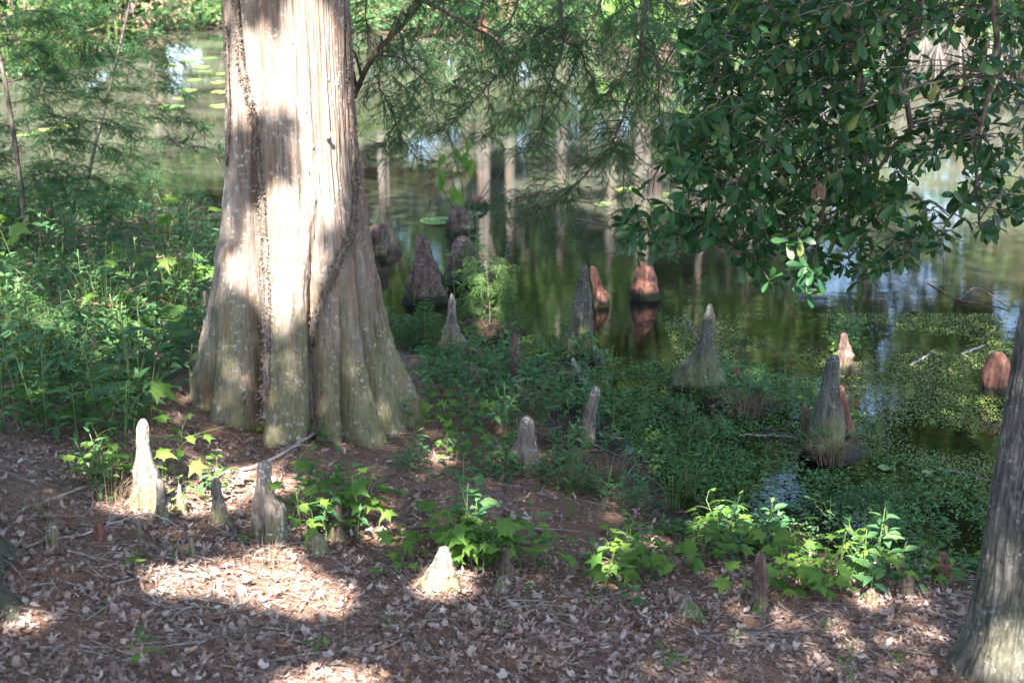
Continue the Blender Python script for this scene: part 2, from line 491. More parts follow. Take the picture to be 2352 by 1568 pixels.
G1 = [(0, (.030, .085, .020)), (.35, (.050, .125, .028)), (.7, (.075, .165, .035)), (1, (.115, .20, .04))]
M_OAKLEAF = leaf_mat('oak_leaf', [(0, (.007, .032, .011)), (.4, (.013, .053, .016)), (.8, (.026, .082, .024)), (.93, (.05, .095, .025)), (1, (.09, .10, .03))], .22, .45, .26)
M_CANOPY = leaf_mat('canopy_leaf', [(0, (.03, .075, .018)), (1, (.07, .14, .03))], .30, .5, .3)
M_NEEDLE = leaf_mat('cypress_needle', [(0, (.014, .055, .020)), (.5, (.025, .085, .028)), (1, (.05, .13, .032))], .35, .55, .25)
M_NEEDLE_L = leaf_mat('pale_cypress_needle', [(0, (.045, .115, .028)), (.5, (.07, .16, .038)), (1, (.13, .21, .05))], .40, .55, .25)  # paler needle green, for seedlings and the old tree's crown and pond sprays
M_GUM = leaf_mat('lobed_leaf', [(0, (.075, .165, .030)), (.5, (.115, .215, .038)), (1, (.18, .27, .05))], .42, .55, .2)
M_OVATE = leaf_mat('herb_leaf', [(0, (.046, .120, .050)), (.5, (.080, .180, .072)), (1, (.14, .24, .085))], .38, .55, .18)
M_FERN = leaf_mat('fern_leaf', [(0, (.055, .125, .028)), (1, (.10, .19, .04))], .42, .55, .25)
M_UNDER = leaf_mat('undergrowth_leaf', [(0, (.038, .100, .048)), (.5, (.075, .165, .078)), (.9, (.12, .22, .10)), (1, (.18, .23, .07))], .38, .55, .18)
M_RUSH = leaf_mat('rush_blade', [(0, (.05, .115, .025)), (.6, (.09, .16, .035)), (.85, (.20, .21, .07)), (1, (.30, .25, .12))], .25, .5, .3)
M_WEED = leaf_mat('floating_weed_leaf', [(0, (.035, .088, .024)), (.6, (.068, .140, .038)), (1, (.14, .21, .055))], .25, .45, .25)
M_DUCK = leaf_mat('duckweed_leaf', [(0, (.075, .115, .028)), (.6, (.13, .18, .045)), (1, (.20, .24, .07))], .15, .5, .3)
M_PAD = leaf_mat('lily_pad_leaf', [(0, (.11, .20, .06)), (.6, (.17, .26, .08)), (1, (.30, .31, .10))], .2, .4, .4)
M_STEM = NT('green_stem'); M_STEM = M_STEM.out(M_STEM.principled((.085, .115, .035), .6))
M_DRYGRASS = leaf_mat('dry_grass', [(0, (.13, .085, .052)), (.5, (.24, .17, .11)), (1, (.38, .29, .19))], .2, .8, .1, (.30, .20, .10))
M_LITTER = leaf_mat('dry_leaf', [(0, (.11, .066, .053)), (.3, (.23, .152, .124)), (.55, (.32, .228, .190)), (.78, (.40, .31, .268)), (.95, (.47, .39, .345)), (1, (.34, .17, .09))], .12, .8, .1, (.30, .18, .10))
M_NEEDLELIT = leaf_mat('dry_needle_litter', [(0, (.085, .044, .031)), (.5, (.17, .098, .07)), (1, (.31, .22, .165))], .1, .8, .15, (.3, .16, .08))
M_MOUND = NT('metal_tag'); M_MOUND = M_MOUND.out(M_MOUND.principled((.13, .115, .085), .6, None, .3))

# ================================================================ SETTING: ground, water
def axis(lo, hi, step, out_lo, out_hi, g=1.12):
    a = list(np.arange(lo, hi, step))
    s, v = step, a[-1]
    while v < out_hi:
        s *= g; v += s; a.append(v)
    s, v, b = step, lo, []
    while v > out_lo:
        s *= g; v -= s; b.append(v)
    return np.array(b[::-1] + a)
XS, YS = axis(-4.2, 3.6, .045, -320, 320, 1.13), axis(3.0, 12.5, .045, -120, 420, 1.07)
gx, gy = np.meshgrid(XS, YS)
GZ = hgt(gx, gy)
GZ = np.where(pond_sd(gx, gy) > .05, np.maximum(GZ, .006), GZ)
nx, ny = len(XS), len(YS)
i = (np.arange(ny - 1)[:, None] * nx + np.arange(nx - 1)[None, :]).ravel()
me = make_mesh('ground', np.stack([gx, gy, GZ], -1).reshape(-1, 3), quads=np.stack([i, i + 1, i + nx + 1, i + nx], 1))
me.materials.append(M_SOIL)
ground = tag(link('ground', me), kind='structure')
def ground_z(x, y):
    """height of the ground mesh (bilinear)"""
    x, y = np.asarray(x, float), np.asarray(y, float)
    i = np.clip(np.searchsorted(XS, x) - 1, 0, nx - 2); j = np.clip(np.searchsorted(YS, y) - 1, 0, ny - 2)
    fx = (x - XS[i]) / (XS[i + 1] - XS[i]); fy = (y - YS[j]) / (YS[j + 1] - YS[j])
    return (GZ[j, i] * (1 - fx) + GZ[j, i + 1] * fx) * (1 - fy) + (GZ[j + 1, i] * (1 - fx) + GZ[j + 1, i + 1] * fx) * fy
g = Geo()
wp = np.array([(-62, 4.5), (62, 4.5), (62, 34), (-62, 34)])
g.add([(x, y, 0) for x, y in wp], [(0, 1, 2), (0, 2, 3)])
water = tag(g.build('water', M_WATER, smooth=False), kind='structure')

# ================================================================ THE BIG CYPRESS
TX, TY = -1.17, 7.15
TB = float(hgt(TX, TY - .4)) - .06
prof = [(0, 519, 793), (100, 523, 797), (200, 527, 801), (400, 528, 815), (500, 522, 829), (600, 508, 846), (700, 492, 866), (800, 470, 893), (880, 446, 925), (940, 424, 952), (1000, 408, 972), (1040, 398, 984)]
pz, pc, pr = [], [], []
for y, a, b in prof:
    A, B = at_y(a, y, TY), at_y(b, y, TY)
    pz.append(A[2]); pc.append((A[0] + B[0]) / 2); pr.append((B[0] - A[0]) / 2)
pz, pc, pr = np.array(pz)[::-1], np.array(pc)[::-1], np.array(pr)[::-1]
zbot, ztop = TB - .12, 11.0
pz = np.concatenate([[TB - .25], pz, [4.0, 7.0, ztop]]); pc = np.concatenate([[pc[0]], pc, [pc[-1] + .02, pc[-1] + .06, pc[-1] + .1]])
pr = np.concatenate([[pr[0] * 1.10], pr, [pr[-1] * .93, pr[-1] * .8, pr[-1] * .62]])
NA, NZ = 460, 420
zz = np.concatenate([np.linspace(zbot, 2.75, NZ - 40), np.linspace(2.78, ztop, 40)])
aa = np.linspace(0, 2 * math.pi, NA, endpoint=False)          # 0 faces the viewer (-Y), positive to the right
Z, A = np.meshgrid(zz, aa, indexing='ij')
def wrap(d): return (d + math.pi) % (2 * math.pi) - math.pi
def trunk_radius(Z, A):
    r = np.interp(Z, pz, pr)
    low = np.clip((1.9 - Z) / 1.7, 0, 1)                       # 1 near the ground
    low2 = low ** 1.6
    # flutes: (angle at the foot, angle above, depth, width)
    k = np.zeros_like(Z)
    for a0, a1, dep, wd, z0 in [(-17, -33, .52, .17, 2.0), (15, 34, .50, .16, 1.5), (38, 50, .34, .11, 1.1), (60, 68, .42, .13, 1.3), (-50, -58, .42, .13, .95), (-80, -85, .25, .14, 1.3),
                                (88, 88, .25, .16, 1.5), (125, 125, .3, .2, 1.8), (165, 165, .3, .2, 1.8), (-125, -125, .3, .2, 1.8), (3, 3, .05, .10, .8)]:
        ac = R(1) * (a0 + (a1 - a0) * np.clip(Z / 2.2, 0, 1))
        d = wrap(A - ac + .02 * np.sin(Z * 5 + a0))
        fade = np.clip((z0 - Z) / z0 * 1.5, 0, 1)
        k -= dep * fade ** .8 * (.42 * np.exp(-(np.abs(d) / (wd * (1.3 + 1.3 * low2))) ** 2) + .62 * np.exp(-(np.abs(d) / (wd * (.42 + .25 * low2))) ** 2))
    # left seam runs the whole visible height
    d = wrap(A - R(1) * np.interp(Z, [0.2, 1.0, 1.6, 2.4, 4], [-17, -22, -29, -40, -48]))
    k -= .085 * np.exp(-(d / .085) ** 2)
    d = wrap(A - R(78)); k -= .06 * np.exp(-(d / .07) ** 2)
    # lobes swell between the flutes at the foot
    k += low2 * (.17 + .05 * np.cos(A * 7 + .6) + .03 * np.cos(A * 11 + 2))
    k += .035 * fbm(np.cos(A) * 1.6, np.sin(A) * 1.6, Z * .9, 3)
    rr = r * (1 + k)
    cx, cy = np.cos(A) * r * 30, np.sin(A) * r * 30
    rr = rr + .008 * fbm(cx * 1.1, cy * 1.1, Z * 2.2, 4, .6) + .0045 * fbm(cx * 3.2, cy * 3.2, Z * 3.2, 2)
    strip = fbm(np.cos(A) * 9, np.sin(A) * 9, Z * .55 + 5, 3)
    return rr + .009 * np.clip(np.abs(strip) * 3, 0, 1) + .004 * np.clip(np.abs(fbm(np.cos(A) * 22, np.sin(A) * 22, Z * 1.1 + 5, 2)) * 3, 0, 1)
RR = trunk_radius(Z, A)
CX = np.interp(Z, pz, pc)
TV = np.stack([CX + RR * np.sin(A), TY - RR * np.cos(A), Z], -1)
def trunk_point(ang, z, off=0.0):
    ang, z = np.atleast_1d(ang).astype(float), np.atleast_1d(z).astype(float)
    r = trunk_radius(z, ang) + off
    return np.stack([np.interp(z, pz, pc) + r * np.sin(ang), TY - r * np.cos(ang), z], -1)
def trunk_at_px(px, py, off=0.0):
    """point of the trunk's front seen at a photo pixel"""
    d = ray(px, py)
    Y = TY - .3
    for _ in range(12):
        P = CAM + d * (Y / d[1])
        r0 = np.interp(P[2], pz, pr); s = np.clip((P[0] - np.interp(P[2], pz, pc)) / r0, -.985, .985)
        a = math.asin(s)
        Q = trunk_point(a, P[2])[0]
        Y = Y + .6 * (Q[1] - Y)
    return trunk_point(a, P[2], off)[0]
i = (np.arange(NZ - 1)[:, None] * NA + np.arange(NA)[None, :]).ravel()
i2 = (np.arange(NZ - 1)[:, None] * NA + (np.arange(NA)[None, :] + 1) % NA).ravel()
org = np.array([TX, TY, TB])
cypress = tag(empty('bald_cypress_tree', org), 'large bald cypress with fluted flaring trunk of pale grey-brown fibrous bark', 'tree')
me = make_mesh('trunk', TV.reshape(-1, 3) - org, quads=np.stack([i, i2, i2 + NA, i + NA], 1))
me.materials.append(M_CYPRESS)
link('trunk', me, cypress)

# hairy vines climbing the flutes
def hairy_vine(pxs, rad, hair, n=70):
    P = smooth_path([trunk_at_px(x, y, .006) for x, y in pxs], n)
    P[:, 1] -= .004
    P += .004 * np.stack([fbm(np.arange(n) * .4, 0, 0, 2), 0 * P[:, 0], 0 * P[:, 0]], 1)
    g = Geo()
    rad = rad * np.interp(np.arange(n), [0, n * .55, n - 1], [1, 1.1, 1.3 if hair > 10 else 1])
    g.tube(P, rad * (1 + .35 * fbm(np.arange(n) * .5, 3., 0, 2)), 8)
    m = int(hair * n)
    k = rng.integers(0, n, m); rk = rad[k][:, None]
    D = rand_dir(m); D[:, 1] = -np.abs(D[:, 1]) * .5; D[:, 2] -= .25
    tpl = (np.array([(-.05, 0, 0), (.05, 0, 0), (0, 1, 0), (.12, .6, .2)]), np.array([(0, 1, 3), (0, 3, 2)]))
    g.stamp(tpl, frames(D, rand_dir(m), rng.uniform(.010, .030, m)), P[k] + rng.normal(0, .9, (m, 3)) * rk)
    return g.build('vine', M_VINE, cypress, org)
o = hairy_vine([(545, -30), (552, 100), (566, 180), (582, 260), (590, 340), (598, 430), (606, 520), (612, 600), (617, 700), (616, 800), (612, 880), (606, 960)], .012, 34, 110)
o['label'] = 'hairy dry vine stem in the left seam'
o = hairy_vine([(786, -20), (796, 150), (802, 300), (806, 400), (803, 470), (792, 540), (775, 590), (757, 650), (742, 720), (736, 790), (741, 860), (748, 960)], .013, 30, 110)
o['label'] = 'hairy dry vine stem crossing the right side'
hairy_vine([(530, 60), (534, 160), (537, 300), (532, 380)], .006, 6, 40)
# loose bark flakes
flake = (np.array([(-.5, 0, 0), (.5, 0, 0), (-.6, 1, .1), (.45, 1.1, .15), (-.35, 2, .5), (.2, 2.2, .62)]), np.array([(0, 1, 3), (0, 3, 2), (2, 3, 5), (2, 5, 4)]))
for q, (x, y) in enumerate([(735, 110), (770, 190), (690, 210), (620, 130), (752, 178), (705, 388), (565, 60), (718, 330), (640, 380), (745, 430), (672, 90), (600, 205), (790, 715), (840, 690), (868, 760), (880, 840), (700, 250), (660, 300)]):
    p = trunk_at_px(x, y, .001)
    g = Geo()
    s = rng.uniform(.005, .011)
    g.stamp(flake, frames([[rng.normal(0, .25), -.15, -1 if q % 3 else 1]], [[0, -1, .1]], np.array([s])), [p])
    g.build('bark_flake', M_CYPRESS, cypress, org, smooth=False)
# round tree tag on a long nail
tp = trunk_at_px(750, 306, 0.0)
g = Geo()
g.tube(np.array([tp + [0, .03, 0], tp + [0.0, -.040, .004]]), .0016, 6)
nail = g.build('nail', M_TWIG, cypress, org)
g = Geo()
a = np.arange(24) * 2 * math.pi / 24
for yy, rr in ((-.036, .0165), (-.0385, .0165)):
    pass
V, T = [], []
for ring, (r_, dy) in enumerate([(.004, -.0385), (.0165, -.0385), (.0165, -.0365), (.004, -.0365)]):
    V += [tp + np.array([r_ * math.cos(t), dy, r_ * math.sin(t) + .002]) for t in a]
for ring in range(4):
    for k in range(24):
        b0, b1 = ring * 24, ((ring + 1) % 4) * 24
        T += [(b0 + k, b0 + (k + 1) % 24, b1 + (k + 1) % 24), (b0 + k, b1 + (k + 1) % 24, b1 + k)]
g.add(V, T)
o = g.build('round_tag', M_MOUND, cypress, org, smooth=False); o['label'] = 'small round metal tag on a nail'

# ================================================================ EDGE TREES (right: oak with low limb; left: root only)
def tree_trunk(x, y, radii, lean=(0, 0), flare=None, seed=0, zlow=-.3, NA=180, NZ=220):
    z0 = float(hgt(x, y))
    zs = np.array([r[0] for r in radii]); rs = np.array([r[1] for r in radii])
    zz = np.concatenate([np.linspace(zlow, 2.6, NZ - 30), np.linspace(2.65, zs[-1], 30)])
    aa = np.linspace(0, 2 * math.pi, NA, endpoint=False)
    Z, A = np.meshgrid(zz, aa, indexing='ij')
    r = np.interp(Z, zs, rs)
    k = np.zeros_like(Z)
    for ang, amp, wd, hh in flare or []:
        d = wrap(A - R(ang))
        k += amp * np.exp(-(d / wd) ** 2) * np.exp(-np.clip(Z - zlow, 0, 9) / hh)
    cx, cy = np.cos(A) * 5, np.sin(A) * 5
    rid = np.abs(fbm(cx * 1.8 + seed, cy * 1.8, Z * 3.2, 3))
    RR = r * (1 + k + .03 * fbm(cx * .4 + seed, cy * .4, Z, 2)) + .017 * np.clip(rid * 2.2, 0, 1) - .008
    V = np.stack([x + lean[0] * Z + RR * np.sin(A), y + lean[1] * Z - RR * np.cos(A), z0 + Z], -1)
    n1, n2 = len(zz), NA
    i = (np.arange(n1 - 1)[:, None] * n2 + np.arange(n2)[None, :]).ravel(); i2 = (np.arange(n1 - 1)[:, None] * n2 + (np.arange(n2)[None, :] + 1) % n2).ravel()
    return z0, V.reshape(-1, 3), np.stack([i, i2, i2 + n2, i + n2], 1)

pR = at(2335, 1540)
OX, OY = pR[0], pR[1]
_e0, _e1 = at_y(2262, 1300, OY), at_y(2332, 800, OY)          # left outline of the trunk in the photo
O_LEAN = (_e1[0] - _e0[0] + .012) / (_e1[2] - _e0[2])
OX = _e0[0] + .132 - O_LEAN * (_e0[2] - pR[2])
z0, V, Q = tree_trunk(OX, OY, [(-.3, .25), (0, .19), (.15, .15), (.4, .132), (1.0, .122), (3, .11), (6, .08), (9, .04)], (O_LEAN, .02), [(-100, .9, .35, .12), (-40, .5, .3, .12), (20, .6, .3, .12), (150, .6, .5, .12)], 3)
oorg = np.array([OX, OY, z0])
oak = tag(empty('oak_tree', oorg), 'grey furrowed oak at the right edge whose low limb hangs dark glossy leaves', 'tree')
me = make_mesh('trunk', V - oorg, quads=Q); me.materials.append(M_OAK)
link('trunk', me, oak)

pL = at(-70, 1330)
LX, LY = pL[0] - .345, pL[1]
z0, V, Q = tree_trunk(LX, LY, [(-.4, .42), (0, .34), (.2, .27), (.5, .22), (1.2, .20), (3, .18), (6, .15), (10, .08)], (-.03, 0), [(75, 1.1, .30, .18), (120, .9, .3, .18), (20, .7, .3, .18), (-60, .5, .5, .15)], 8)
lorg = np.array([LX, LY, z0])
ltree = tag(empty('shade_tree', lorg), 'dark mossy root of a tree standing just beyond the left edge', 'tree')
me = make_mesh('trunk', V - lorg, quads=Q); me.materials.append(M_ROOT)
link('trunk', me, ltree)

# ---------------------------------------------------------------- unseen crowns shaped to shade the bank (above and behind the viewer)
SUN_RAYS = []     # (x, y, z, radius): points to be sunlit; crown leaves are removed along the line to the sun
def lit(px, py, r, Y=None, dz=0.0):
    p = at(px, py) if Y is None else at_y(px, py, Y)
    SUN_RAYS.append((p[0], p[1], p[2] + dz, r))
def lit_trunk(px, py, r):
    p = trunk_at_px(px, py); SUN_RAYS.append((*p, r))
for x, y, r in [(370, 1335, .05), (430, 1345, .09), (490, 1340, .11), (560, 1335, .12), (630, 1335, .12), (690, 1370, .11), (745, 1385, .08), (640, 1385, .07), (560, 1365, .08), (625, 1300, .09), (700, 1395, .08),
                (710, 1575, .07), (760, 1570, .07), (820, 1575, .05), (540, 1110, .09), (490, 1110, .07), (590, 1100, .08), (640, 1115, .07), (560, 1135, .06),
                (2290, 1548, .06), (1120, 735, .10), (1150, 725, .10), (1090, 725, .08),
                (1650, 1225, .07), (1700, 1215, .09), (1760, 1215, .09), (1810, 1225, .06), (1620, 1230, .05), (1980, 1300, .07), (2030, 1310, .05), (1900, 1290, .05), (1860, 1240, .05),
                (1000, 1060, .04), (280, 1170, .06), (240, 1090, .05), (1410, 1300, .04), (1080, 1320, .04), (60, 1440, .04), (2000, 1390, .05), (750, 1230, .05), (880, 1235, .05), (1390, 1330, .04), (1500, 1250, .04), (1120, 1240, .04), (1960, 1330, .05), (1830, 1330, .04), (1200, 790, .05), (890, 690, .06), (930, 690, .06), (880, 730, .05), (150, 960, .05), (330, 820, .05)]:
    lit(x, y, r, dz=.03)
kb = at(335, 1165)
for y in (975, 1000, 1030, 1060, 1090, 1120, 1150): lit(333, y, .075, kb[1] - .04)
for x, y in ((420, 1000), (415, 1025), (432, 1010), (405, 990), (390, 1110), (440, 1090)): lit(x, y, .05, kb[1] + .05)
kb = at(1003, 1350)
for x, y in ((1010, 1270), (1000, 1300), (985, 1330), (1010, 1335), (1025, 1300)): lit(x, y, .055, kb[1] - .05)
for x, y in ((478, 505), (488, 525), (470, 560), (472, 700), (475, 730)): lit(x, y, .045, 8.0)
for x, y, Yq in ((120, 760, 8.6), (330, 760, 8.2), (200, 880, 7.6), (60, 870, 7.8), (280, 640, 9.4), (380, 620, 9.2), (150, 600, 10.2), (420, 790, 7.9), (40, 650, 9.6), (300, 880, 7.4), (230, 700, 9.0), (350, 860, 7.6)): lit(x, y, .06, Yq)
for x, y in ((410, 425), (440, 430), (420, 480)): lit(x, y, .07, 8.9)
for x, y, px, py in ((1362, 630, 1378, 700), (1380, 670, 1378, 700), (1475, 630, 1480, 685), (1490, 650, 1480, 685), (1940, 780, 1935, 845), (1955, 795, 1935, 845)):
    lit(x, y, .055, at(px, py)[1] - .08)
for x, y, r in [(700, 30, .07), (720, 80, .08), (730, 130, .09), (735, 190, .09), (725, 250, .09), (740, 310, .08), (725, 370, .08), (720, 430, .07), (690, 60, .07), (690, 140, .07), (740, 60, .06), (660, 150, .06),
                (600, 150, .05), (575, 190, .05), (620, 180, .06), (570, 110, .04), (560, 240, .04), (545, 200, .04), (610, 210, .04),
                (640, 480, .07), (660, 530, .08), (655, 590, .08), (650, 650, .08), (640, 700, .07), (590, 560, .07), (580, 620, .07), (580, 680, .06), (700, 470, .05), (700, 540, .06), (690, 610, .06), (690, 680, .05),
                (600, 500, .05), (545, 620, .04), (745, 480, .04)]:
    lit_trunk(x, y, r)
SR = np.array(SUN_RAYS)
def sunlit_gap(P):
    """True where a point hangs in one of the open sun gaps"""
    out = np.zeros(len(P), bool)
    for x, y, z, r in SR:
        w = P - np.array([x, y, z])
        t = w @ SUN
        d = np.linalg.norm(w - t[:, None] * SUN, axis=1)
        out |= (d < r + .035) & (t > 0.5)
    return out
rhomb = (np.array([(0, -.5, 0), (.32, 0, .06), (0, .5, 0), (-.32, 0, .06)]), np.array([(0, 1, 2), (0, 2, 3)]))
def crown(parent, porg, clumps, n_each, size, mat, name='crown', filt=None, flat=.6):
    g = Geo()
    P, S = [], []
    for (cx, cy, cz, r) in clumps:
        n = int(n_each * (r / .8) ** 2)
        d = rand_dir(n) * (rng.uniform(0, 1, n) ** .45)[:, None] * r
        d[:, 2] *= flat
        P.append(d + [cx, cy, cz])
    P = np.concatenate(P)
    if filt is not None: P = P[~filt(P)]
    n = len(P)
    g.stamp(rhomb, frames(rand_dir(n), rand_dir(n) + [0, 0, .8], rng.uniform(.7, 1.3, n) * size), P)
    o = g.build(name, mat, parent, porg, smooth=False)
    o['kind'] = 'stuff'
    return o
def limb(parent, porg, pts, r0, r1, mat, name='limb', n=18, sides=8):
    g = Geo(); P = smooth_path(pts, n)
    g.tube(P, np.linspace(r0, r1, n), sides)
    return g.build(name, mat, parent, porg)
# the crowns cover what the sun would reach: sample the shaded region, walk towards the sun
def shade_clumps(xr, yr, n, zlo, zhi, rlo, rhi, seed):
    q = np.random.default_rng(seed)
    out = []
    for k in range(n):
        x, y = q.uniform(*xr), q.uniform(*yr)
        z = q.uniform(zlo, zhi)
        t = z / SUN[2]
        out.append((x + SUN[0] * t, y + SUN[1] * t, z, q.uniform(rlo, rhi)))
    return out
cl_o = shade_clumps((-.3, 3.8), (3.0, 12.6), 185, 6.2, 9.5, .7, 1.05, 1)
cl_l = shade_clumps((-6.6, .6), (3.0, 13.8), 300, 6.4, 10.0, .7, 1.05, 2)
cl_l += shade_clumps((-3.4, -.8), (3.0, 5.6), 60, 6.2, 9.0, .7, 1.0, 5)
crown(oak, oorg, cl_o, 150, .13, M_CANOPY, filt=sunlit_gap)
crown(ltree, lorg, cl_l, 150, .13, M_CANOPY, filt=sunlit_gap)
def free_limb(parent, porg, start, cands, r0, r1, n):
    """a limb to the first clump that it reaches without crossing an open sun gap"""
    made = 0
    for e in cands:
        s = start(made); e = np.array(e[:3])
        path = [s, (s + e) / 2 + [0, 0, .6], e]
        P = smooth_path(path, 60)
        if sunlit_gap(P + [.06, 0, 0]).any() or sunlit_gap(P - [.06, 0, 0]).any(): continue
        limb(parent, porg, path, r0, r1, M_OAK); made += 1
        if made == n: break
free_limb(oak, oorg, lambda q: np.array([OX + O_LEAN * 4.6, OY + .1, oorg[2] + 4.3 + .35 * q]), cl_o[::5], .055, .012, 7)
free_limb(ltree, lorg, lambda q: np.array([LX - .15, LY, lorg[2] + 4.0 + .5 * q]), cl_l[::7], .08, .02, 8)

# ================================================================ FAR BANK
far_root = []
def far_tree(x, y, h, r, crown_lo, spread, label, bark, leafm, n, lean=0.0, sz=.30, big=1.0, label_group=None):
    z = float(ground_z(x, y))
    root = tag(empty('background_tree', (x, y, z)), label, 'tree', 'trees standing behind the far bank, mirrored in the pond')
    g = Geo()
    P = smooth_path([(x, y, z - .2), (x + lean * .3 * h * .5, y, z + h * .4), (x + lean * h * .5, y + .2, z + h * .95)], 20)
    g.tube(P, np.concatenate([[r * 1.5, r * 1.25], np.linspace(r * 1.1, r * .25, 18)]), 12)
    g.build('trunk', bark, root, (x, y, z))
    cl = []
    for k in range(n):
        t = rng.uniform(crown_lo, 1.0)
        a = rng.uniform(0, 2 * math.pi); d = spread * rng.uniform(.15, 1) * (1.15 - .75 * (t - crown_lo) / (1.001 - crown_lo))
        cl.append((x + lean * h * .5 * t + d * math.cos(a), y + d * math.sin(a), z + h * t, rng.uniform(.55, 1.15) * big))
        g2 = None
    crown(root, (x, y, z), cl, 62, sz, leafm, flat=.62)
    g = Geo()
    for c in cl[::2]:
        t = np.clip((c[2] - z) / h - .08, .1, .95)
        b = P[int(t * 19)]
        g.tube(smooth_path([b, (np.array(c[:3]) + b) / 2 + [0, 0, .3], c[:3]], 6), np.linspace(.06, .02, 6), 5)
    g.build('limb', bark, root, (x, y, z))
    return root
M_FARLEAF = leaf_mat('background_leaf', [(0, (.026, .062, .020)), (.5, (.046, .095, .026)), (1, (.11, .165, .042))], .30, .55, .2)
tl = 'tall leafy tree behind the far bank seen mirrored in the pond'
for x, y, h, lo, sp, n in [(-13, 36, 15, .25, 3.2, 34), (-8.5, 34, 13, .15, 2.8, 38), (-6.6, 41, 18, .15, 3.2, 40), (-11, 42, 18, .2, 3.2, 36), (-4.5, 39, 18, .28, 3.0, 34), (-1.2, 37, 12, .3, 2.4, 22), (2.2, 41, 17, .3, 3.0, 22), (5.5, 37, 12, .25, 2.6, 20),
                           (8.5, 33, 16, .2, 3.0, 34), (12, 30, 9, .15, 2.4, 22), (15, 35, 15, .2, 3.0, 20), (-17, 32, 14, .15, 3, 30), (7, 46, 22, .4, 4, 30), (-9, 48, 22, .4, 4, 30), (19, 31, 15, .15, 3, 28), (-22, 38, 17, .1, 4, 30), (-9.8, 38, 17, .1, 3.4, 46), (-7.4, 36, 14, .1, 3.0, 42), (3.2, 35.5, 8.5, .2, 2.3, 30), (.8, 36, 8, .25, 2.0, 24)]:
    side = 'on the left' if x < -6 else ('in the middle' if x < 6 else 'on the right')
    far_tree(x, y, h, rng.uniform(.16, .28), lo, sp, 'tall leafy tree behind the far bank %s, seen mirrored in the pond' % side, M_PALE_TRUNK, M_FARLEAF, int(n * 1.45), rng.uniform(-.06, .06), .34, 1.3)
for k in range(15):                                   # deeper woods
    if k in (8, 10): continue
    x = -34 + 4.8 * k + rng.normal(0, .8)
    side = 'on the left' if x < -10 else ('in the middle' if x < 10 else 'on the right')
    far_tree(x, 52 + rng.uniform(-3, 6), rng.uniform(20, 27), .35, .12, 5.0, 'big tree deep in the woods %s, seen mirrored in the pond' % side, M_PALE_TRUNK, M_FARLEAF, 30, rng.uniform(-.03, .03), .75, 1.8)
# a stand of pale slender trunks just behind the bank (the upright stripes mirrored in the middle of the pond)
xs = np.linspace(-5.2, 6.3, 17) + rng.normal(0, .28, 17)
for q, x in enumerate(xs):
    far_tree(float(x), 31.8 + rng.uniform(-.5, 1.6), rng.uniform(7, 9), rng.uniform(.10, .17), .62, 1.3, 'pale slender trunk in the row behind the far bank, mirrored as an upright stripe', M_PALE_TRUNK, M_FARLEAF, 7, rng.uniform(-.02, .02), .24)

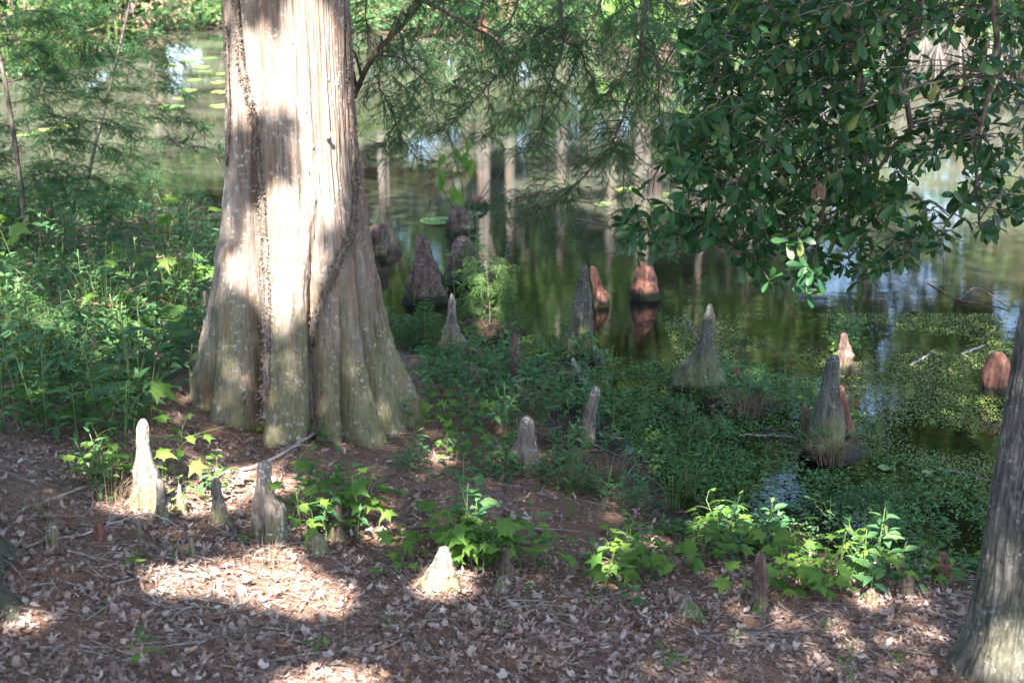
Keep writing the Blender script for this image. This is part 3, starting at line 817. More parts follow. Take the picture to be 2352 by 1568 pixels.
# ================================================================ CYPRESS KNEES
PROF = {
    'finger': ([0, .12, .3, .55, .8, .93, 1], [1.15, .92, .74, .62, .55, .42, .0]),
    'cone':   ([0, .15, .4, .7, .9, 1], [1.1, .92, .70, .44, .30, .0]),
    'spire':  ([0, .1, .25, .5, .8, .95, 1], [1.25, .95, .62, .45, .36, .24, .0]),
    'dome':   ([0, .3, .6, .8, .93, 1], [1.0, .98, .88, .70, .42, .0]),
    'bottle': ([0, .2, .42, .55, .72, .9, 1], [1.12, 1.0, .86, .60, .50, .42, .0]),
    'flare':  ([0, .1, .3, .45, .6, .85, 1], [1.3, 1.1, .72, .46, .36, .28, .0]),
}
def knee(top, base, width, kind, mat, label, depth=.85, bulge=None, lump=.10, twist=0.0, name='cypress_knee', parts=(), sub=.06):
    b = at(*base)
    inwater = b[2] < .004
    t_ = at_y(top[0], top[1], b[1])
    H = max(t_[2] - b[2], .03)
    w = width / FOC * to_px(b)[0, 2] / 2
    NA, NZ = 72, 76
    u = np.concatenate([np.linspace(0, .9, NZ - 14), np.linspace(.91, 1, 14)])
    A = np.linspace(0, 2 * math.pi, NA, endpoint=False)
    U, AA = np.meshgrid(u, A, indexing='ij')
    xs, ys = PROF[kind]
    TT = np.clip((U - .10) / .90, 0, 1)          # the lowest tenth is buried or under water
    r = w * np.interp(TT, xs, ys)
    sm = np.where(U > .9, np.sqrt(np.clip(1 - ((U - .9) / .1) ** 2, 0, 1)) * np.interp(.9, xs, ys) * w, r)
    r = np.where(U > .9, np.minimum(sm, np.interp(.9, xs, ys) * w), r)
    sd = (base[0] * 7.13 + base[1]) % 97
    k = 1 + lump * 1.6 * fbm(np.cos(AA) * 1.3 + sd, np.sin(AA) * 1.3, U * 3.2, 3) + .10 * (1 - U) ** 2 * np.cos(AA * 5 + sd) + .05 * (1 - U) * np.cos(AA * 9 + sd * 2)
    k += .045 * fbm(np.cos(AA) * 6 + sd, np.sin(AA) * 6, U * 2.0, 3)
    k += .10 * np.clip(fbm(np.cos(AA) * 2.2 + sd, np.sin(AA) * 2.2, U * 5 + sd, 3), -.6, 1) + .03 * fbm(np.cos(AA) * 14 + sd, np.sin(AA) * 14, U * 7, 2)
    k += .35 * np.clip(.22 - U, 0, 1) / .22 * np.abs(np.cos(AA * 1.5 + sd)) ** 3
    k += .045 * np.sin(TT * (14 + sd % 9) + 2.5 * fbm(np.cos(AA) * 1.5, np.sin(AA) * 1.5, TT * 3 + sd, 2)) * np.clip(TT * 1.6, 0, 1)
    k += .05 * np.abs(fbm(np.cos(AA) * 5 + sd, np.sin(AA) * 5, TT * .8, 2))
    r = r * k
    for q_ in range(3):
        r = r + w * .16 * math.sin(sd * (q_ + 1)) * np.exp(-(wrap(AA - sd * (1 + q_)) / .6) ** 2) * np.exp(-((U - (.25 + .2 * q_)) / .09) ** 2)
    if bulge:                                   # (angle, height, amount): a shoulder on the flank
        for ang, uh, am in bulge:
            r = r + w * am * np.exp(-(wrap(AA - R(ang)) / .75) ** 2) * np.exp(-((U - uh) / .16) ** 2)
    lean = (t_[0] - b[0])
    off = lean * (TT ** 1.15) + w * .14 * np.sin(U * 4 + sd) * U
    low = .28 if inwater else sub
    zz = b[2] + np.where(U < .10, (U / .10 - 1) * low, TT * H)
    cz = np.where(U > .9, 0, 0)
    V = np.stack([b[0] + off + r * np.sin(AA), b[1] - depth * r * np.cos(AA) + w * .1, zz], -1) - b
    i = (np.arange(NZ - 1)[:, None] * NA + np.arange(NA)[None, :]).ravel(); i2 = (np.arange(NZ - 1)[:, None] * NA + (np.arange(NA)[None, :] + 1) % NA).ravel()
    me = make_mesh(name, V.reshape(-1, 3), quads=np.stack([i, i2, i2 + NA, i + NA], 1))
    me.materials.append(mat)
    o = link(name, me, None, b)
    return tag(o, label, 'cypress knee', 'cypress knees around the big tree')
KN = [
 ((330, 962), (335, 1168), 62, 'bottle', M_KNEE, 'tall pale knee in full sun beside a yellow-leaved seedling', [(80, .45, .25)]),
 ((369, 1100), (368, 1197), 34, 'finger', M_KNEE, 'grey finger-shaped knee right in front of the sunlit tall knee', None),
 ((410, 1112), (413, 1178), 26, 'spire', M_KNEE, 'small pointed pale knee behind the grey finger-shaped knee', [(90, .35, .4)]),
 ((272, 1080), (280, 1118), 24, 'cone', M_KNEE_BROWN, 'short dark knee in the greenery just left of the sunlit tall knee', None),
 ((497, 1097), (502, 1206), 42, 'finger', M_KNEE, 'whitish knee with a rust-red tip standing alone before the fallen branch', [(90, .15, .35)]),
 ((602, 1057), (620, 1240), 74, 'bottle', M_KNEE, 'big lichen-speckled grey knee with a shoulder, before the trunk', [(80, .45, .35)]),
 ((118, 1198), (119, 1262), 30, 'dome', M_KNEE, 'stubby greenish knee near the root at the left edge', None),
 ((228, 1197), (227, 1242), 26, 'dome', M_KNEE_RED, 'stubby reddish knee between the left root and the sunlit knee', None),
 ((320, 1188), (320, 1244), 23, 'finger', M_KNEE, 'little grey knee below the sunlit tall knee, crossed by a twig', None),
 ((441, 1235), (441, 1284), 20, 'finger', M_KNEE, 'little pale knee at the upper edge of the sunny ground patch', None),
 ((775, 1158), (773, 1242), 36, 'finger', M_KNEE_BROWN, 'brown knee hidden among lobed seedlings behind a round knob', [(-70, .1, .4)]),
 ((730, 1228), (730, 1274), 48, 'dome', M_KNEE, 'low round grey knob among the lobed seedlings', None),
 ((1026, 1256), (1004, 1350), 84, 'cone', M_KNEE, 'sunlit fin-shaped whitish knee with a curved back', [(-95, .2, .25)]),
 ((1150, 1324), (1152, 1356), 32, 'cone', M_KNEE, 'tiny pointed pale knee right of the fin-shaped knee', None),
 ((1160, 1256), (1162, 1330), 40, 'cone', M_KNEE_BROWN, 'dark knee in shade behind tall seedlings, right of the fin-shaped knee', None),
 ((1206, 957), (1204, 1086), 70, 'bottle', M_KNEE, 'stout knee with a thick white lichen crust on its shoulder', [(-60, .35, .2)]),
 ((1366, 886), (1344, 1026), 46, 'finger', M_KNEE, 'leaning slender grey knee with an orange-brown foot', [(0, .25, .3)]),
 ((1136, 834), (1132, 906), 36, 'spire', M_KNEE_BROWN, 'thin knee with lichen left of the tall spire knee', None),
 ((1079, 903), (1074, 960), 24, 'finger', M_KNEE_RED, 'short rusty knee among herbs below the thin lichen knee', None),
 ((1178, 760), (1184, 925), 52, 'spire', M_KNEE_BROWN, 'tall spire-shaped knee rising from matted roots in the herbs', None),
 ((1147, 950), (1145, 992), 28, 'dome', M_KNEE_RED, 'small round red-tipped knee left of the lichen-crusted knee', None),
 ((1018, 888), (1018, 930), 22, 'cone', M_KNEE_RED, 'small pointed red knee at the edge of the bare needle litter', None),
 ((1034, 674), (1040, 800), 54, 'flare', M_KNEE, 'grey bottle-necked knee with flared mossy foot right of the trunk', None),
 ((1078, 785), (1074, 832), 24, 'cone', M_KNEE_RED, 'pointed red knee, taller of a joined pair', None),
 ((1098, 800), (1100, 836), 28, 'dome', M_KNEE_RED, 'rounded red knee, lower of a joined pair', None),
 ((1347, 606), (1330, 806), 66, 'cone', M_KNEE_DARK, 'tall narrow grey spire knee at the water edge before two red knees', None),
 ((1362, 610), (1380, 700), 34, 'finger', M_KNEE_RED, 'sunlit orange-tipped knee standing in the water behind the grey spire', None),
 ((1388, 665), (1388, 704), 22, 'dome', M_KNEE_RED, 'small orange knob in the water joined to the orange-tipped knee', None),
 ((1484, 598), (1480, 686), 56, 'dome', M_KNEE_RED, 'blocky red-brown knee in open water with a crumbly foot', None),
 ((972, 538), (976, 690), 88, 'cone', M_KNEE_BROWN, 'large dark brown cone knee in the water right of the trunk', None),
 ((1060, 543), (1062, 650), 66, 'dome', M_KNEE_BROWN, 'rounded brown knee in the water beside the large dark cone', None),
 ((866, 514), (866, 578), 58, 'dome', M_KNEE_BROWN, 'grassy dark knee against the right flank of the trunk', None),
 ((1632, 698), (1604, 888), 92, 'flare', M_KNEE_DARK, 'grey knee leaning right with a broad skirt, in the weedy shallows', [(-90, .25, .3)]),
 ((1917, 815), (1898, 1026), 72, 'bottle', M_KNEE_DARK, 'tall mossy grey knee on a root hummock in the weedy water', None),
 ((1932, 885), (1944, 1008), 44, 'cone', M_KNEE_RED, 'slim red-brown knee tucked behind the tall mossy knee', None),
 ((1850, 930), (1858, 1010), 34, 'finger', M_KNEE_BROWN, 'dark knee at the left of the tall mossy knee on its hummock', None),
 ((1942, 764), (1936, 850), 40, 'bottle', M_KNEE_BROWN, 'ragged sunlit red stub overgrown with grass and leaves', [(60, .5, .3)]),
 ((2290, 808), (2288, 904), 64, 'dome', M_KNEE_RED, 'smooth rounded red knee alone in the water near the right tree', None),
 ((1750, 1266), (1742, 1398), 44, 'finger', M_KNEE_BROWN, 'brown leaning knee among sunlit seedlings on the bank', None),
 ((1582, 1366), (1582, 1414), 54, 'cone', M_KNEE, 'squat grey knee on bare leaf litter', None),
 ((2166, 1268), (2166, 1340), 52, 'dome', M_KNEE_RED, 'red knee behind leaves close to the right tree', None),
 ((2000, 1352), (2000, 1386), 30, 'dome', M_KNEE_BROWN, 'pale pinkish stub below the leafy clump near the right tree', None),
 ((2082, 1322), (2080, 1364), 38, 'dome', M_KNEE_BROWN, 'dark round stub between the leafy clump and the red knee', None),
 ((472, 668), (480, 750), 30, 'spire', M_KNEE, 'white sunlit knee against the left flank of the trunk', None),
 ((432, 732), (434, 758), 14, 'cone', M_KNEE, 'tiny white sunlit tip in the undergrowth left of the trunk', None),
 ((858, 616), (864, 712), 18, 'finger', M_KNEE_BROWN, 'slim brown knee touching the right flank of the trunk', None),
 ((1692, 838), (1690, 872), 22, 'dome', M_KNEE_RED, 'small orange stub on the grassy hummock in the shallows', None),
 ((1353, 1162), (1354, 1196), 12, 'cone', M_KNEE, 'tiny pale spike on the muddy edge', None),
 ((1637, 928), (1638, 958), 12, 'finger', M_KNEE_RED, 'tiny pink stub at the foot of the hummock', None),
 ((1056, 476), (1060, 540), 60, 'dome', M_KNEE_BROWN, 'dark stump in the water sprouting a thicket of thin stems', None),
 ((1100, 452), (1102, 478), 40, 'dome', M_KNEE_RED, 'low red-brown stump behind the one sprouting stems', None),
]
for top, base, w, kind, mat, label, bl in KN:
    knee(top, base, w, kind, mat, label, bulge=bl)
for top, base, w, kind, mat, label in [((1112, 18), (1106, 84), 26, 'cone', M_KNEE_RED, 'reddish knee on the far bank behind hanging branches'), ((1000, 52), (1000, 84), 20, 'dome', M_KNEE_RED, 'small reddish knee at the far waterline left of another'),
                                       ((1400, 20), (1402, 100), 28, 'spire', M_KNEE_RED, 'slender reddish knee on the far bank below bright broad leaves'), ((1534, 92), (1536, 160), 46, 'dome', M_KNEE_BROWN, 'dark stump standing in the water near the far bank')]:
    knee(top, base, w, kind, mat, label)

# wooden post in the pond
pb = at(1504, 452); pt = at_y(1504, 386, pb[1])
w = 34 / FOC * to_px(pb)[0, 2] / 2
g = Geo()
H = pt[2]
rings = []
a8 = np.arange(16) * 2 * math.pi / 16 + math.pi / 16
for z, s in [(-.4, 1), (0, 1), (H * .5, .98), (H * .93, .97), (H, .92)]:
    c, sn = np.cos(a8), np.sin(a8); q = 1 / np.maximum(np.abs(c), np.abs(sn)); q = np.minimum(q, 1.22)
    rings.append(np.stack([c * q * w * s, sn * q * w * s, np.full(16, z)], 1))
V = np.concatenate(rings + [np.array([[0, 0, H + .004]])])
T = []
for k in range(4):
    for j in range(16):
        a_, b_ = k * 16 + j, k * 16 + (j + 1) % 16
        T += [(a_, b_, b_ + 16), (a_, b_ + 16, a_ + 16)]
for j in range(16): T.append((64 + j, 64 + (j + 1) % 16, 80))
g.add(V + pb, T)
tag(g.build('wooden_post', M_POST, None, pb, smooth=False), 'short weathered square post standing in the pond left of the oak leaves', 'post')

# ================================================================ FALLEN BRANCHES AND TWIGS
def stick(pxs, r0, r1, label, mat=M_STICK, lift=None, forks=(), name='fallen_branch', group='fallen branches and twigs'):
    P = []
    for q, (x, y) in enumerate(pxs):
        p = at(x, y); p[2] += (r0 * .8 if lift is None else lift[q]); P.append(p)
    n = 10 * len(P)
    P = smooth_path(P, n)
    P += .004 * np.stack([fbm(np.arange(n) * .5 + pxs[0][0], 0, 0, 2), 0 * P[:, 0], fbm(np.arange(n) * .5, pxs[0][1], 0, 2)], 1)
    g = Geo(); org = P[0].copy()
    g.tube(P, np.linspace(r0, r1, n) * (1 + .12 * fbm(np.arange(n) * .7, 0, 5, 2)), 7)
    for f, dx, dy, dz in forks:
        b = P[int(f * (n - 1))]
        g.tube(smooth_path([b, b + np.array([dx * .5, dy * .5, dz * .5 + .01]), b + np.array([dx, dy, dz])], 7), np.linspace(r1 * .8, r1 * .3, 7), 5)
    return tag(g.build(name, mat, None, org), label, 'branch', group)
stick([(462, 1108), (520, 1092), (600, 1072), (690, 1030), (770, 990), (832, 952)], .013, .006, 'long pale fallen branch lying in front of the trunk, its left end sunlit', lift=[.012, .012, .015, .035, .07, .10], forks=[(.8, .07, .02, .05), (.55, .10, .05, .0)])
stick([(30, 1275), (120, 1250), (200, 1243), (300, 1215), (360, 1208), (420, 1222)], .005, .003, 'thin curved twig crossing below the sunlit tall knee', lift=[.01, .02, .03, .05, .05, .01])
stick([(536, 1222), (550, 1250), (568, 1275)], .014, .009, 'short thick dark stick beside the sunny ground patch', M_LIMB)
stick([(1555, 1466), (1700, 1458), (1800, 1452), (1960, 1455), (2130, 1462)], .006, .003, 'long thin twig lying straight across the litter toward the right tree')
stick([(1660, 1480), (1760, 1482), (1850, 1500), (1900, 1525)], .009, .004, 'crooked grey stick on the litter before the right tree', forks=[(.5, .12, -.02, .02)])
stick([(1230, 1462), (1290, 1478), (1400, 1482)], .006, .003, 'bent grey twig on bare litter in the middle foreground')
stick([(1480, 1412), (1560, 1420), (1700, 1418), (1850, 1412)], .004, .002, 'thin pale twig behind the squat grey knee')
stick([(0, 1470), (110, 1492), (250, 1500)], .007, .004, 'dim stick on the litter at the lower left')
stick([(380, 1185), (440, 1195), (480, 1205)], .004, .002, 'brown twig between the two whitish knees', M_DRYGRASS)
stick([(1315, 858), (1340, 890), (1352, 915)], .014, .011, 'short broken pale branch behind the leaning slender knee', lift=[.09, .05, .03])
stick([(1570, 755), (1590, 775), (1612, 795)], .010, .006, 'dark wet stick poking from the shallows', M_LIMB, lift=[.10, .05, .01])
stick([(2200, 690), (2245, 678), (2320, 712)], .009, .005, 'dark curved branch half afloat near the right tree', M_TWIG, lift=[.005, .05, .01])
stick([(2130, 650), (2200, 690), (2260, 700)], .006, .004, 'thin dark twig afloat left of the curved branch', M_TWIG, lift=[.008, .008, .008])
stick([(1310, 462), (1360, 468), (1420, 482)], .012, .006, 'dark stick floating beside the hanging twigs', M_TWIG, lift=[.01, .015, .0])
stick([(1320, 505), (1370, 515), (1400, 522)], .008, .005, 'smaller dark stick floating below the first', M_TWIG, lift=[.008, .01, .0])
stick([(2155, 1080), (2220, 1092), (2275, 1106)], .008, .006, 'waterlogged stick at the surface before the right tree', M_LIMB, lift=[.006, .008, .004])
stick([(1700, 1000), (1760, 1004), (1830, 1008)], .006, .004, 'thin branch leading to the root hummock', M_STICK)
stick([(1100, 1390), (1180, 1440), (1240, 1470)], .004, .003, 'faint twig on the litter below the fin-shaped knee')
stick([(230, 1122), (150, 1150), (60, 1180), (20, 1200)], .006, .004, 'thin grey twig on the left bank beside the undergrowth', lift=[.03, .03, .02, .01])
stick([(790, 1470), (792, 1440), (797, 1410)], .003, .0015, 'dry upright straw in the middle of the litter', M_DRYGRASS, lift=[0, .08, .16])
stick([(2092, 840), (2110, 830), (2135, 815)], .009, .006, 'floating grey twig in the green reflections', M_STICK, lift=[.005, .006, .005])
stick([(2210, 815), (2235, 805), (2260, 795)], .009, .006, 'pale bit of wood afloat near the smooth red knee', M_STICK, lift=[.005, .006, .005])

# ================================================================ LEAF TEMPLATES
def blade(w, prof=((0, .12), (.25, .8), (.5, 1.0), (.75, .72)), fold=.25, droop=.25, wav=0.0):
    """leaf of length 1 along +Y, folded along its midrib, drooping to the tip"""
    V, T = [], []
    def z(y): return -droop * y * y + .1 * y
    for k, (y, h) in enumerate(prof):
        V += [(-w * h / 2, y, z(y) + fold * w * h / 2 + wav * (k % 2)), (0, y, z(y)), (w * h / 2, y, z(y) + fold * w * h / 2 - wav * (k % 2))]
    V.append((0, 1, z(1)))
    n = len(prof)
    for k in range(n - 1):
        for j in (0, 1):
            a = k * 3 + j
            T += [(a, a + 1, a + 4), (a, a + 4, a + 3)]
    e = (n - 1) * 3
    T += [(e, e + 1, n * 3), (e + 1, e + 2, n * 3)]
    return np.array(V, float), np.array(T)
def lobed(k=5, notch=.42, droop=.18, seed=0):
    """palmate leaf: pointed lobes round the petiole end"""
    r_ = np.random.default_rng(seed)
    V = [(0, .28, .02)]
    out = [(0, 0)]
    angs = np.linspace(-125, 125, k)
    for q, a in enumerate(angs):
        L = (1.0 - .28 * abs(a) / 125) * r_.uniform(.9, 1.05)
        for da, l in ((-13, .62), (0, 1.0), (13, .62)):
            out.append((L * l * math.sin(R(a + da * (1.1 if l < 1 else 1))), .28 + L * l * .72 * math.cos(R(a + da))))
        if q < k - 1:
            m = (a + angs[q + 1]) / 2
            out.append((notch * math.sin(R(m)), .28 + notch * .72 * math.cos(R(m))))
    for x, y in out:
        V.append((x * .62, y, -droop * ((y - .28) ** 2 + x * x) + .05 * r_.normal()))
    n = len(out)
    T = [(0, 1 + q, 1 + (q + 1) % n) for q in range(n)]
    T = [(a, c, b) for a, b, c in T]
    return np.array(V, float), np.array(T)
L_OAK = [blade(.40, ((0, .10), (.3, .55), (.6, .95), (.82, .9), (.95, .45)), .22, d) for d in (.05, .2, .35, -.05)]
L_OVATE = [blade(.44, ((0, .15), (.2, .85), (.42, 1.0), (.7, .66), (.88, .25)), .3, d) for d in (.15, .35, .55)]
L_LANCE = [blade(.22, ((0, .2), (.25, .85), (.5, 1.0), (.75, .66)), .3, d) for d in (.15, .4, .6)]
L_GUM = [lobed(5, .42, .25, 1), lobed(5, .5, .4, 2), lobed(3, .5, .3, 3)]
def crumpled(w, seed, curl=.5):
    """dead leaf fragment: ragged outline, buckled surface"""
    r_ = np.random.default_rng(seed); n = 9
    a = np.arange(n) * 2 * math.pi / n
    V = [(0, .5, r_.normal(0, .06))]
    for k in range(n):
        q = r_.uniform(.65, 1.1) * (.75 if k % 3 == 0 else 1)
        x, y = math.sin(a[k]) * w * .5 * q, .5 - math.cos(a[k]) * .5 * q
        V.append((x, y, curl * x * x * 2 + curl * .5 * (y - .5) ** 2 + r_.normal(0, .05)))
    return np.array(V, float), np.array([(0, 1 + k, 1 + (k + 1) % n) for k in range(n)])
L_DRY = [crumpled(.6, 1, .9), crumpled(.36, 2, -.9), crumpled(.8, 3, 1.3), crumpled(.42, 4, 1.8), crumpled(.3, 5, -1.2), lobed(5, .4, -.4, 7)]
def spray_tpl(n=12, L=.19, w=.026, curve=.25):
    """flat feathery cypress twiglet of length 1"""
    V, T = [], []
    V += [(-.008, 0, 0), (.008, 0, 0), (0, 1, -curve)]; T.append((0, 1, 2))
    for k in range(n):
        y = .04 + .92 * k / n
        l = L * (1 - .55 * abs(k / n - .35) / .65)
        for sgn in (-1, 1):
            b = len(V); yy = y + (.03 if sgn > 0 else 0)
            zz = -curve * yy * yy
            V += [(0, yy - w, zz), (0, yy + w, zz), (sgn * l, yy + l * .55, zz - .03 - .25 * l)]
            T.append((b, b + 1, b + 2))
    return np.array(V, float), np.array(T)
SPRAY = spray_tpl()
SPRAY_D = spray_tpl(13, .15, .022, .5)

# ================================================================ CYPRESS BRANCHES WITH FEATHERY NEEDLES
def in_poly(px, py, poly):
    px, py = np.asarray(px), np.asarray(py)
    ins = np.zeros(px.shape, bool)
    n = len(poly)
    for i in range(n):
        (x1, y1), (x2, y2) = poly[i], poly[(i + 1) % n]
        c = (y1 > py) != (y2 > py)
        with np.errstate(divide='ignore', invalid='ignore'):
            ins ^= c & (px < x1 + (py - y1) * (x2 - x1) / ((y2 - y1) if y2 != y1 else 1e-9))
    return ins

def cyp_branch(parent, porg, path, r0, r1, n_side, len_rng, spray=(.06, .105), mat=M_NEEDLE, bark=M_TWIG, start=.05, flat=.5, droop=.35, step=.025, tpl=None, fwd=.5):
    n = max(14, 7 * len(path))
    P = smooth_path(path, n)
    P = P + .006 * np.stack([fbm(np.arange(n) * .6, path[0][0] * 9, 0, 2), fbm(np.arange(n) * .6, 4, path[0][1] * 9, 2), fbm(np.arange(n) * .6, 7, 1, 2)], 1)
    g, nd = Geo(), Geo()
    g.tube(P, np.linspace(r0, r1, n), 6)
    tg = np.gradient(P, axis=0); tg /= np.linalg.norm(tg, axis=1)[:, None]
    SP, SD, SN, SL = [], [], [], []
    def feather(Q, side_end=True):
        L = np.linalg.norm(np.diff(Q, axis=0), axis=1).sum()
        m = max(4, int(L / step))
        u = np.linspace(.08, .98, m)
        idx = u * (len(Q) - 1)
        i0 = np.clip(idx.astype(int), 0, len(Q) - 2)
        pos = Q[i0] + (Q[i0 + 1] - Q[i0]) * (idx - i0)[:, None]
        t = Q[i0 + 1] - Q[i0]; t /= np.linalg.norm(t, axis=1)[:, None] + 1e-9
        up = np.array([0, 0, 1.0]) + rng.normal(0, .35, 3)
        lat = np.cross(t, up); lat /= np.linalg.norm(lat, axis=1)[:, None] + 1e-9
        sg = np.where(np.arange(m) % 2 == 0, 1, -1)[:, None]
        d = t * fwd + lat * sg * .8 + rng.normal(0, .18, (m, 3)); d[:, 2] -= droop
        SP.append(pos); SD.append(d); SN.append(np.cross(lat, t) + rng.normal(0, .35, (m, 3)))
        SL.append(rng.uniform(*spray, m) * (1 - .35 * u))
    for k in range(n_side):
        u = start + (1 - start) * (k + rng.uniform(0, 1)) / n_side
        i = min(int(u * (n - 1)), n - 2)
        L = rng.uniform(*len_rng) * (1.1 - .6 * u)
        a = rng.uniform(0, 2 * math.pi)
        side = np.array([math.cos(a), math.sin(a) * .8, rng.normal(0, flat * .4)])
        side = side - tg[i] * (side @ tg[i]); side /= np.linalg.norm(side) + 1e-9
        d = side * .8 + tg[i] * .55
        e1 = P[i] + d * L * .5 + [0, 0, .02]
        e2 = P[i] + d * L + np.array([0, 0, -droop * L * .7])
        Q = smooth_path([P[i], e1, e2], 7)
        g.tube(Q, np.linspace(max(r1, r0 * .35), .0009, 7), 4, cap=False)
        feather(Q)
        if rng.random() < .55:                       # second-order twig
            j = rng.integers(2, 5); s = np.cross(d, [0, 0, 1.0]) * rng.choice([-1, 1])
            Q2 = smooth_path([Q[j], Q[j] + (s * .7 + d * .6) * L * .3, Q[j] + (s * .7 + d * .6) * L * .55 + [0, 0, -droop * L * .3]], 5)
            g.tube(Q2, np.linspace(.0016, .0008, 5), 3, cap=False); feather(Q2)
    feather(P[int(n * .6):])
    o = g.build('branch', bark, parent, porg)
    SPa, SDa, SNa, SLa = np.concatenate(SP), np.concatenate(SD), np.concatenate(SN), np.concatenate(SL)
    nd.stamp(tpl or SPRAY, frames(SDa, SNa, SLa), SPa)
    q = nd.build('needles', mat, o, porg); q['kind'] = 'stuff'
    return o
def px_path(pts, Y0, Y1=None):
    Y1 = Y0 if Y1 is None else Y1
    return [at_y(x, y, Y0 + (Y1 - Y0) * k / max(1, len(pts) - 1)) for k, (x, y) in enumerate(pts)]
BR = [
 ([(1000, -70), (962, 0), (935, 50), (890, 92), (845, 150), (812, 225)][::-1], 7.45, 7.0, .012, .008, 14, (.18, .36)),
 ([(962, 0), (1015, 22), (1080, 62), (1130, 88), (1160, 118)], 7.05, 7.3, .009, .003, 16, (.18, .36)),
 ([(875, 85), (880, 115), (870, 190), (882, 222), (905, 270), (930, 332), (965, 372)], 7.4, 7.2, .006, .0015, 20, (.14, .32)),
 ([(905, 40), (925, 95), (938, 150), (990, 210), (1010, 320)], 7.6, 7.8, .005, .0015, 18, (.14, .30)),
 ([(1278, -70), (1286, 0), (1290, 70), (1295, 96), (1278, 150), (1256, 215), (1240, 300), (1230, 345)], 7.7, 7.4, .011, .0018, 24, (.18, .40)),
 ([(1290, 45), (1225, 88), (1182, 130), (1120, 200), (1052, 268), (1000, 312)], 7.7, 7.2, .008, .0016, 26, (.18, .38)),
 ([(1180, 130), (1190, 150), (1160, 260), (1110, 320)], 7.5, 7.3, .004, .0012, 14, (.14, .28)),
 ([(1295, 96), (1330, 112), (1346, 155), (1390, 250)], 7.7, 7.9, .006, .0015, 18, (.16, .34)),
 ([(1440, -70), (1450, 0), (1466, 40), (1455, 105), (1430, 172), (1398, 222), (1360, 300)], 7.9, 7.5, .010, .0016, 24, (.18, .38)),
 ([(1488, -70), (1482, 0), (1475, 62), (1465, 152), (1440, 232), (1418, 305), (1388, 352), (1312, 432), (1252, 482), (1215, 522)], 7.3, 6.9, .010, .0016, 30, (.15, .34)),
 ([(1480, 62), (1500, 105), (1512, 185), (1512, 240), (1530, 300), (1545, 380)], 7.3, 7.2, .006, .0015, 20, (.15, .32)),
 ([(1405, 320), (1432, 375), (1430, 480), (1440, 545)], 7.1, 7.0, .004, .001, 14, (.10, .22)),
 ([(1310, 430), (1290, 440), (1200, 455), (1130, 470)], 7.0, 6.8, .003, .001, 12, (.10, .22)),
 ([(1100, -70), (1110, 0), (1060, 90), (980, 160), (900, 240)], 8.4, 8.0, .008, .0015, 24, (.2, .4)),
 ([(1370, -70), (1380, 0), (1340, 100), (1300, 200), (1250, 290), (1180, 370)], 8.6, 8.0, .008, .0015, 26, (.2, .42)),
 ([(1600, -70), (1590, 0), (1560, 90), (1500, 190), (1440, 290), (1420, 360)], 8.4, 8.0, .008, .0015, 26, (.2, .42)),
 ([(1200, -70), (1190, 0), (1160, 70), (1100, 140), (1040, 190)], 9.0, 8.6, .007, .0015, 22, (.2, .42)),
 ([(1000, -70), (1020, 10), (1000, 110), (960, 200), (900, 300), (880, 350)], 9.0, 8.6, .007, .0015, 24, (.2, .4)),
 ([(1620, -40), (1640, 60), (1600, 160), (1570, 260), (1560, 330)], 9.2, 8.8, .007, .0015, 24, (.2, .42)),
 ([(850, -60), (840, 30), (850, 90), (880, 150)], 9.4, 9.2, .006, .0015, 18, (.2, .4)),
 ([(1520, -60), (1530, 40), (1490, 130), (1400, 200)], 9.8, 9.4, .006, .0015, 24, (.2, .45)),
 ([(1330, -60), (1320, 40), (1230, 110), (1150, 140)], 9.8, 9.4, .006, .0015, 24, (.2, .45)),
 ([(1130, -60), (1100, 20), (1030, 60), (930, 70)], 9.8, 9.4, .006, .0015, 24, (.2, .45)),
]
tops = []
for pts, Y0, Y1, r0, r1, ns, lr in BR:
    path = px_path(pts, Y0, Y1)
    cyp_branch(cypress, org, path, r0 * 1.25, r1 * 1.3, int(ns * 1.35), (lr[0], lr[1] * 1.2))
    tops.append(path[0])
# limbs above the frame that carry the hanging branches, and foliage over the water
for q, (ex, ey, ez) in enumerate([(.55, 8.6, 3.6), (.9, 7.4, 3.5), (.35, 9.8, 3.9), (-.3, 9.3, 3.7), (2.4, 9.0, 4.6), (3.6, 10.2, 5.2), (-2.8, 9.6, 4.4), (1.6, 11.2, 5.0), (-1.2, 10.6, 4.4), (-.35, 7.15, 3.2), (4.6, 11.5, 6.0)]):
    b = np.array([TX, TY, 3.2 + .35 * q])
    path = [b, (b + [ex, ey, ez]) / 2 + [0, 0, .35], np.array([ex, ey, ez])]
    limb(cypress, org, path, .045, .012, M_LIMB)
    cyp_branch(cypress, org, path[1:], .012, .003, 22, (.4, .8), (.09, .15), step=.03)
for q in range(16):                                  # drooping sprays above the pond, mirrored in it
    x, y, z = rng.uniform(.2, 5.2), rng.uniform(8.5, 13.5), rng.uniform(4.2, 7.5)
    cyp_branch(cypress, org, [(x, y, z), (x + rng.normal(0, .4), y + .5, z - .3), (x + rng.normal(0, .7), y + 1.0, z - .9)], .012, .002, 18, (.35, .8), (.10, .18), step=.034, mat=M_NEEDLE_L)

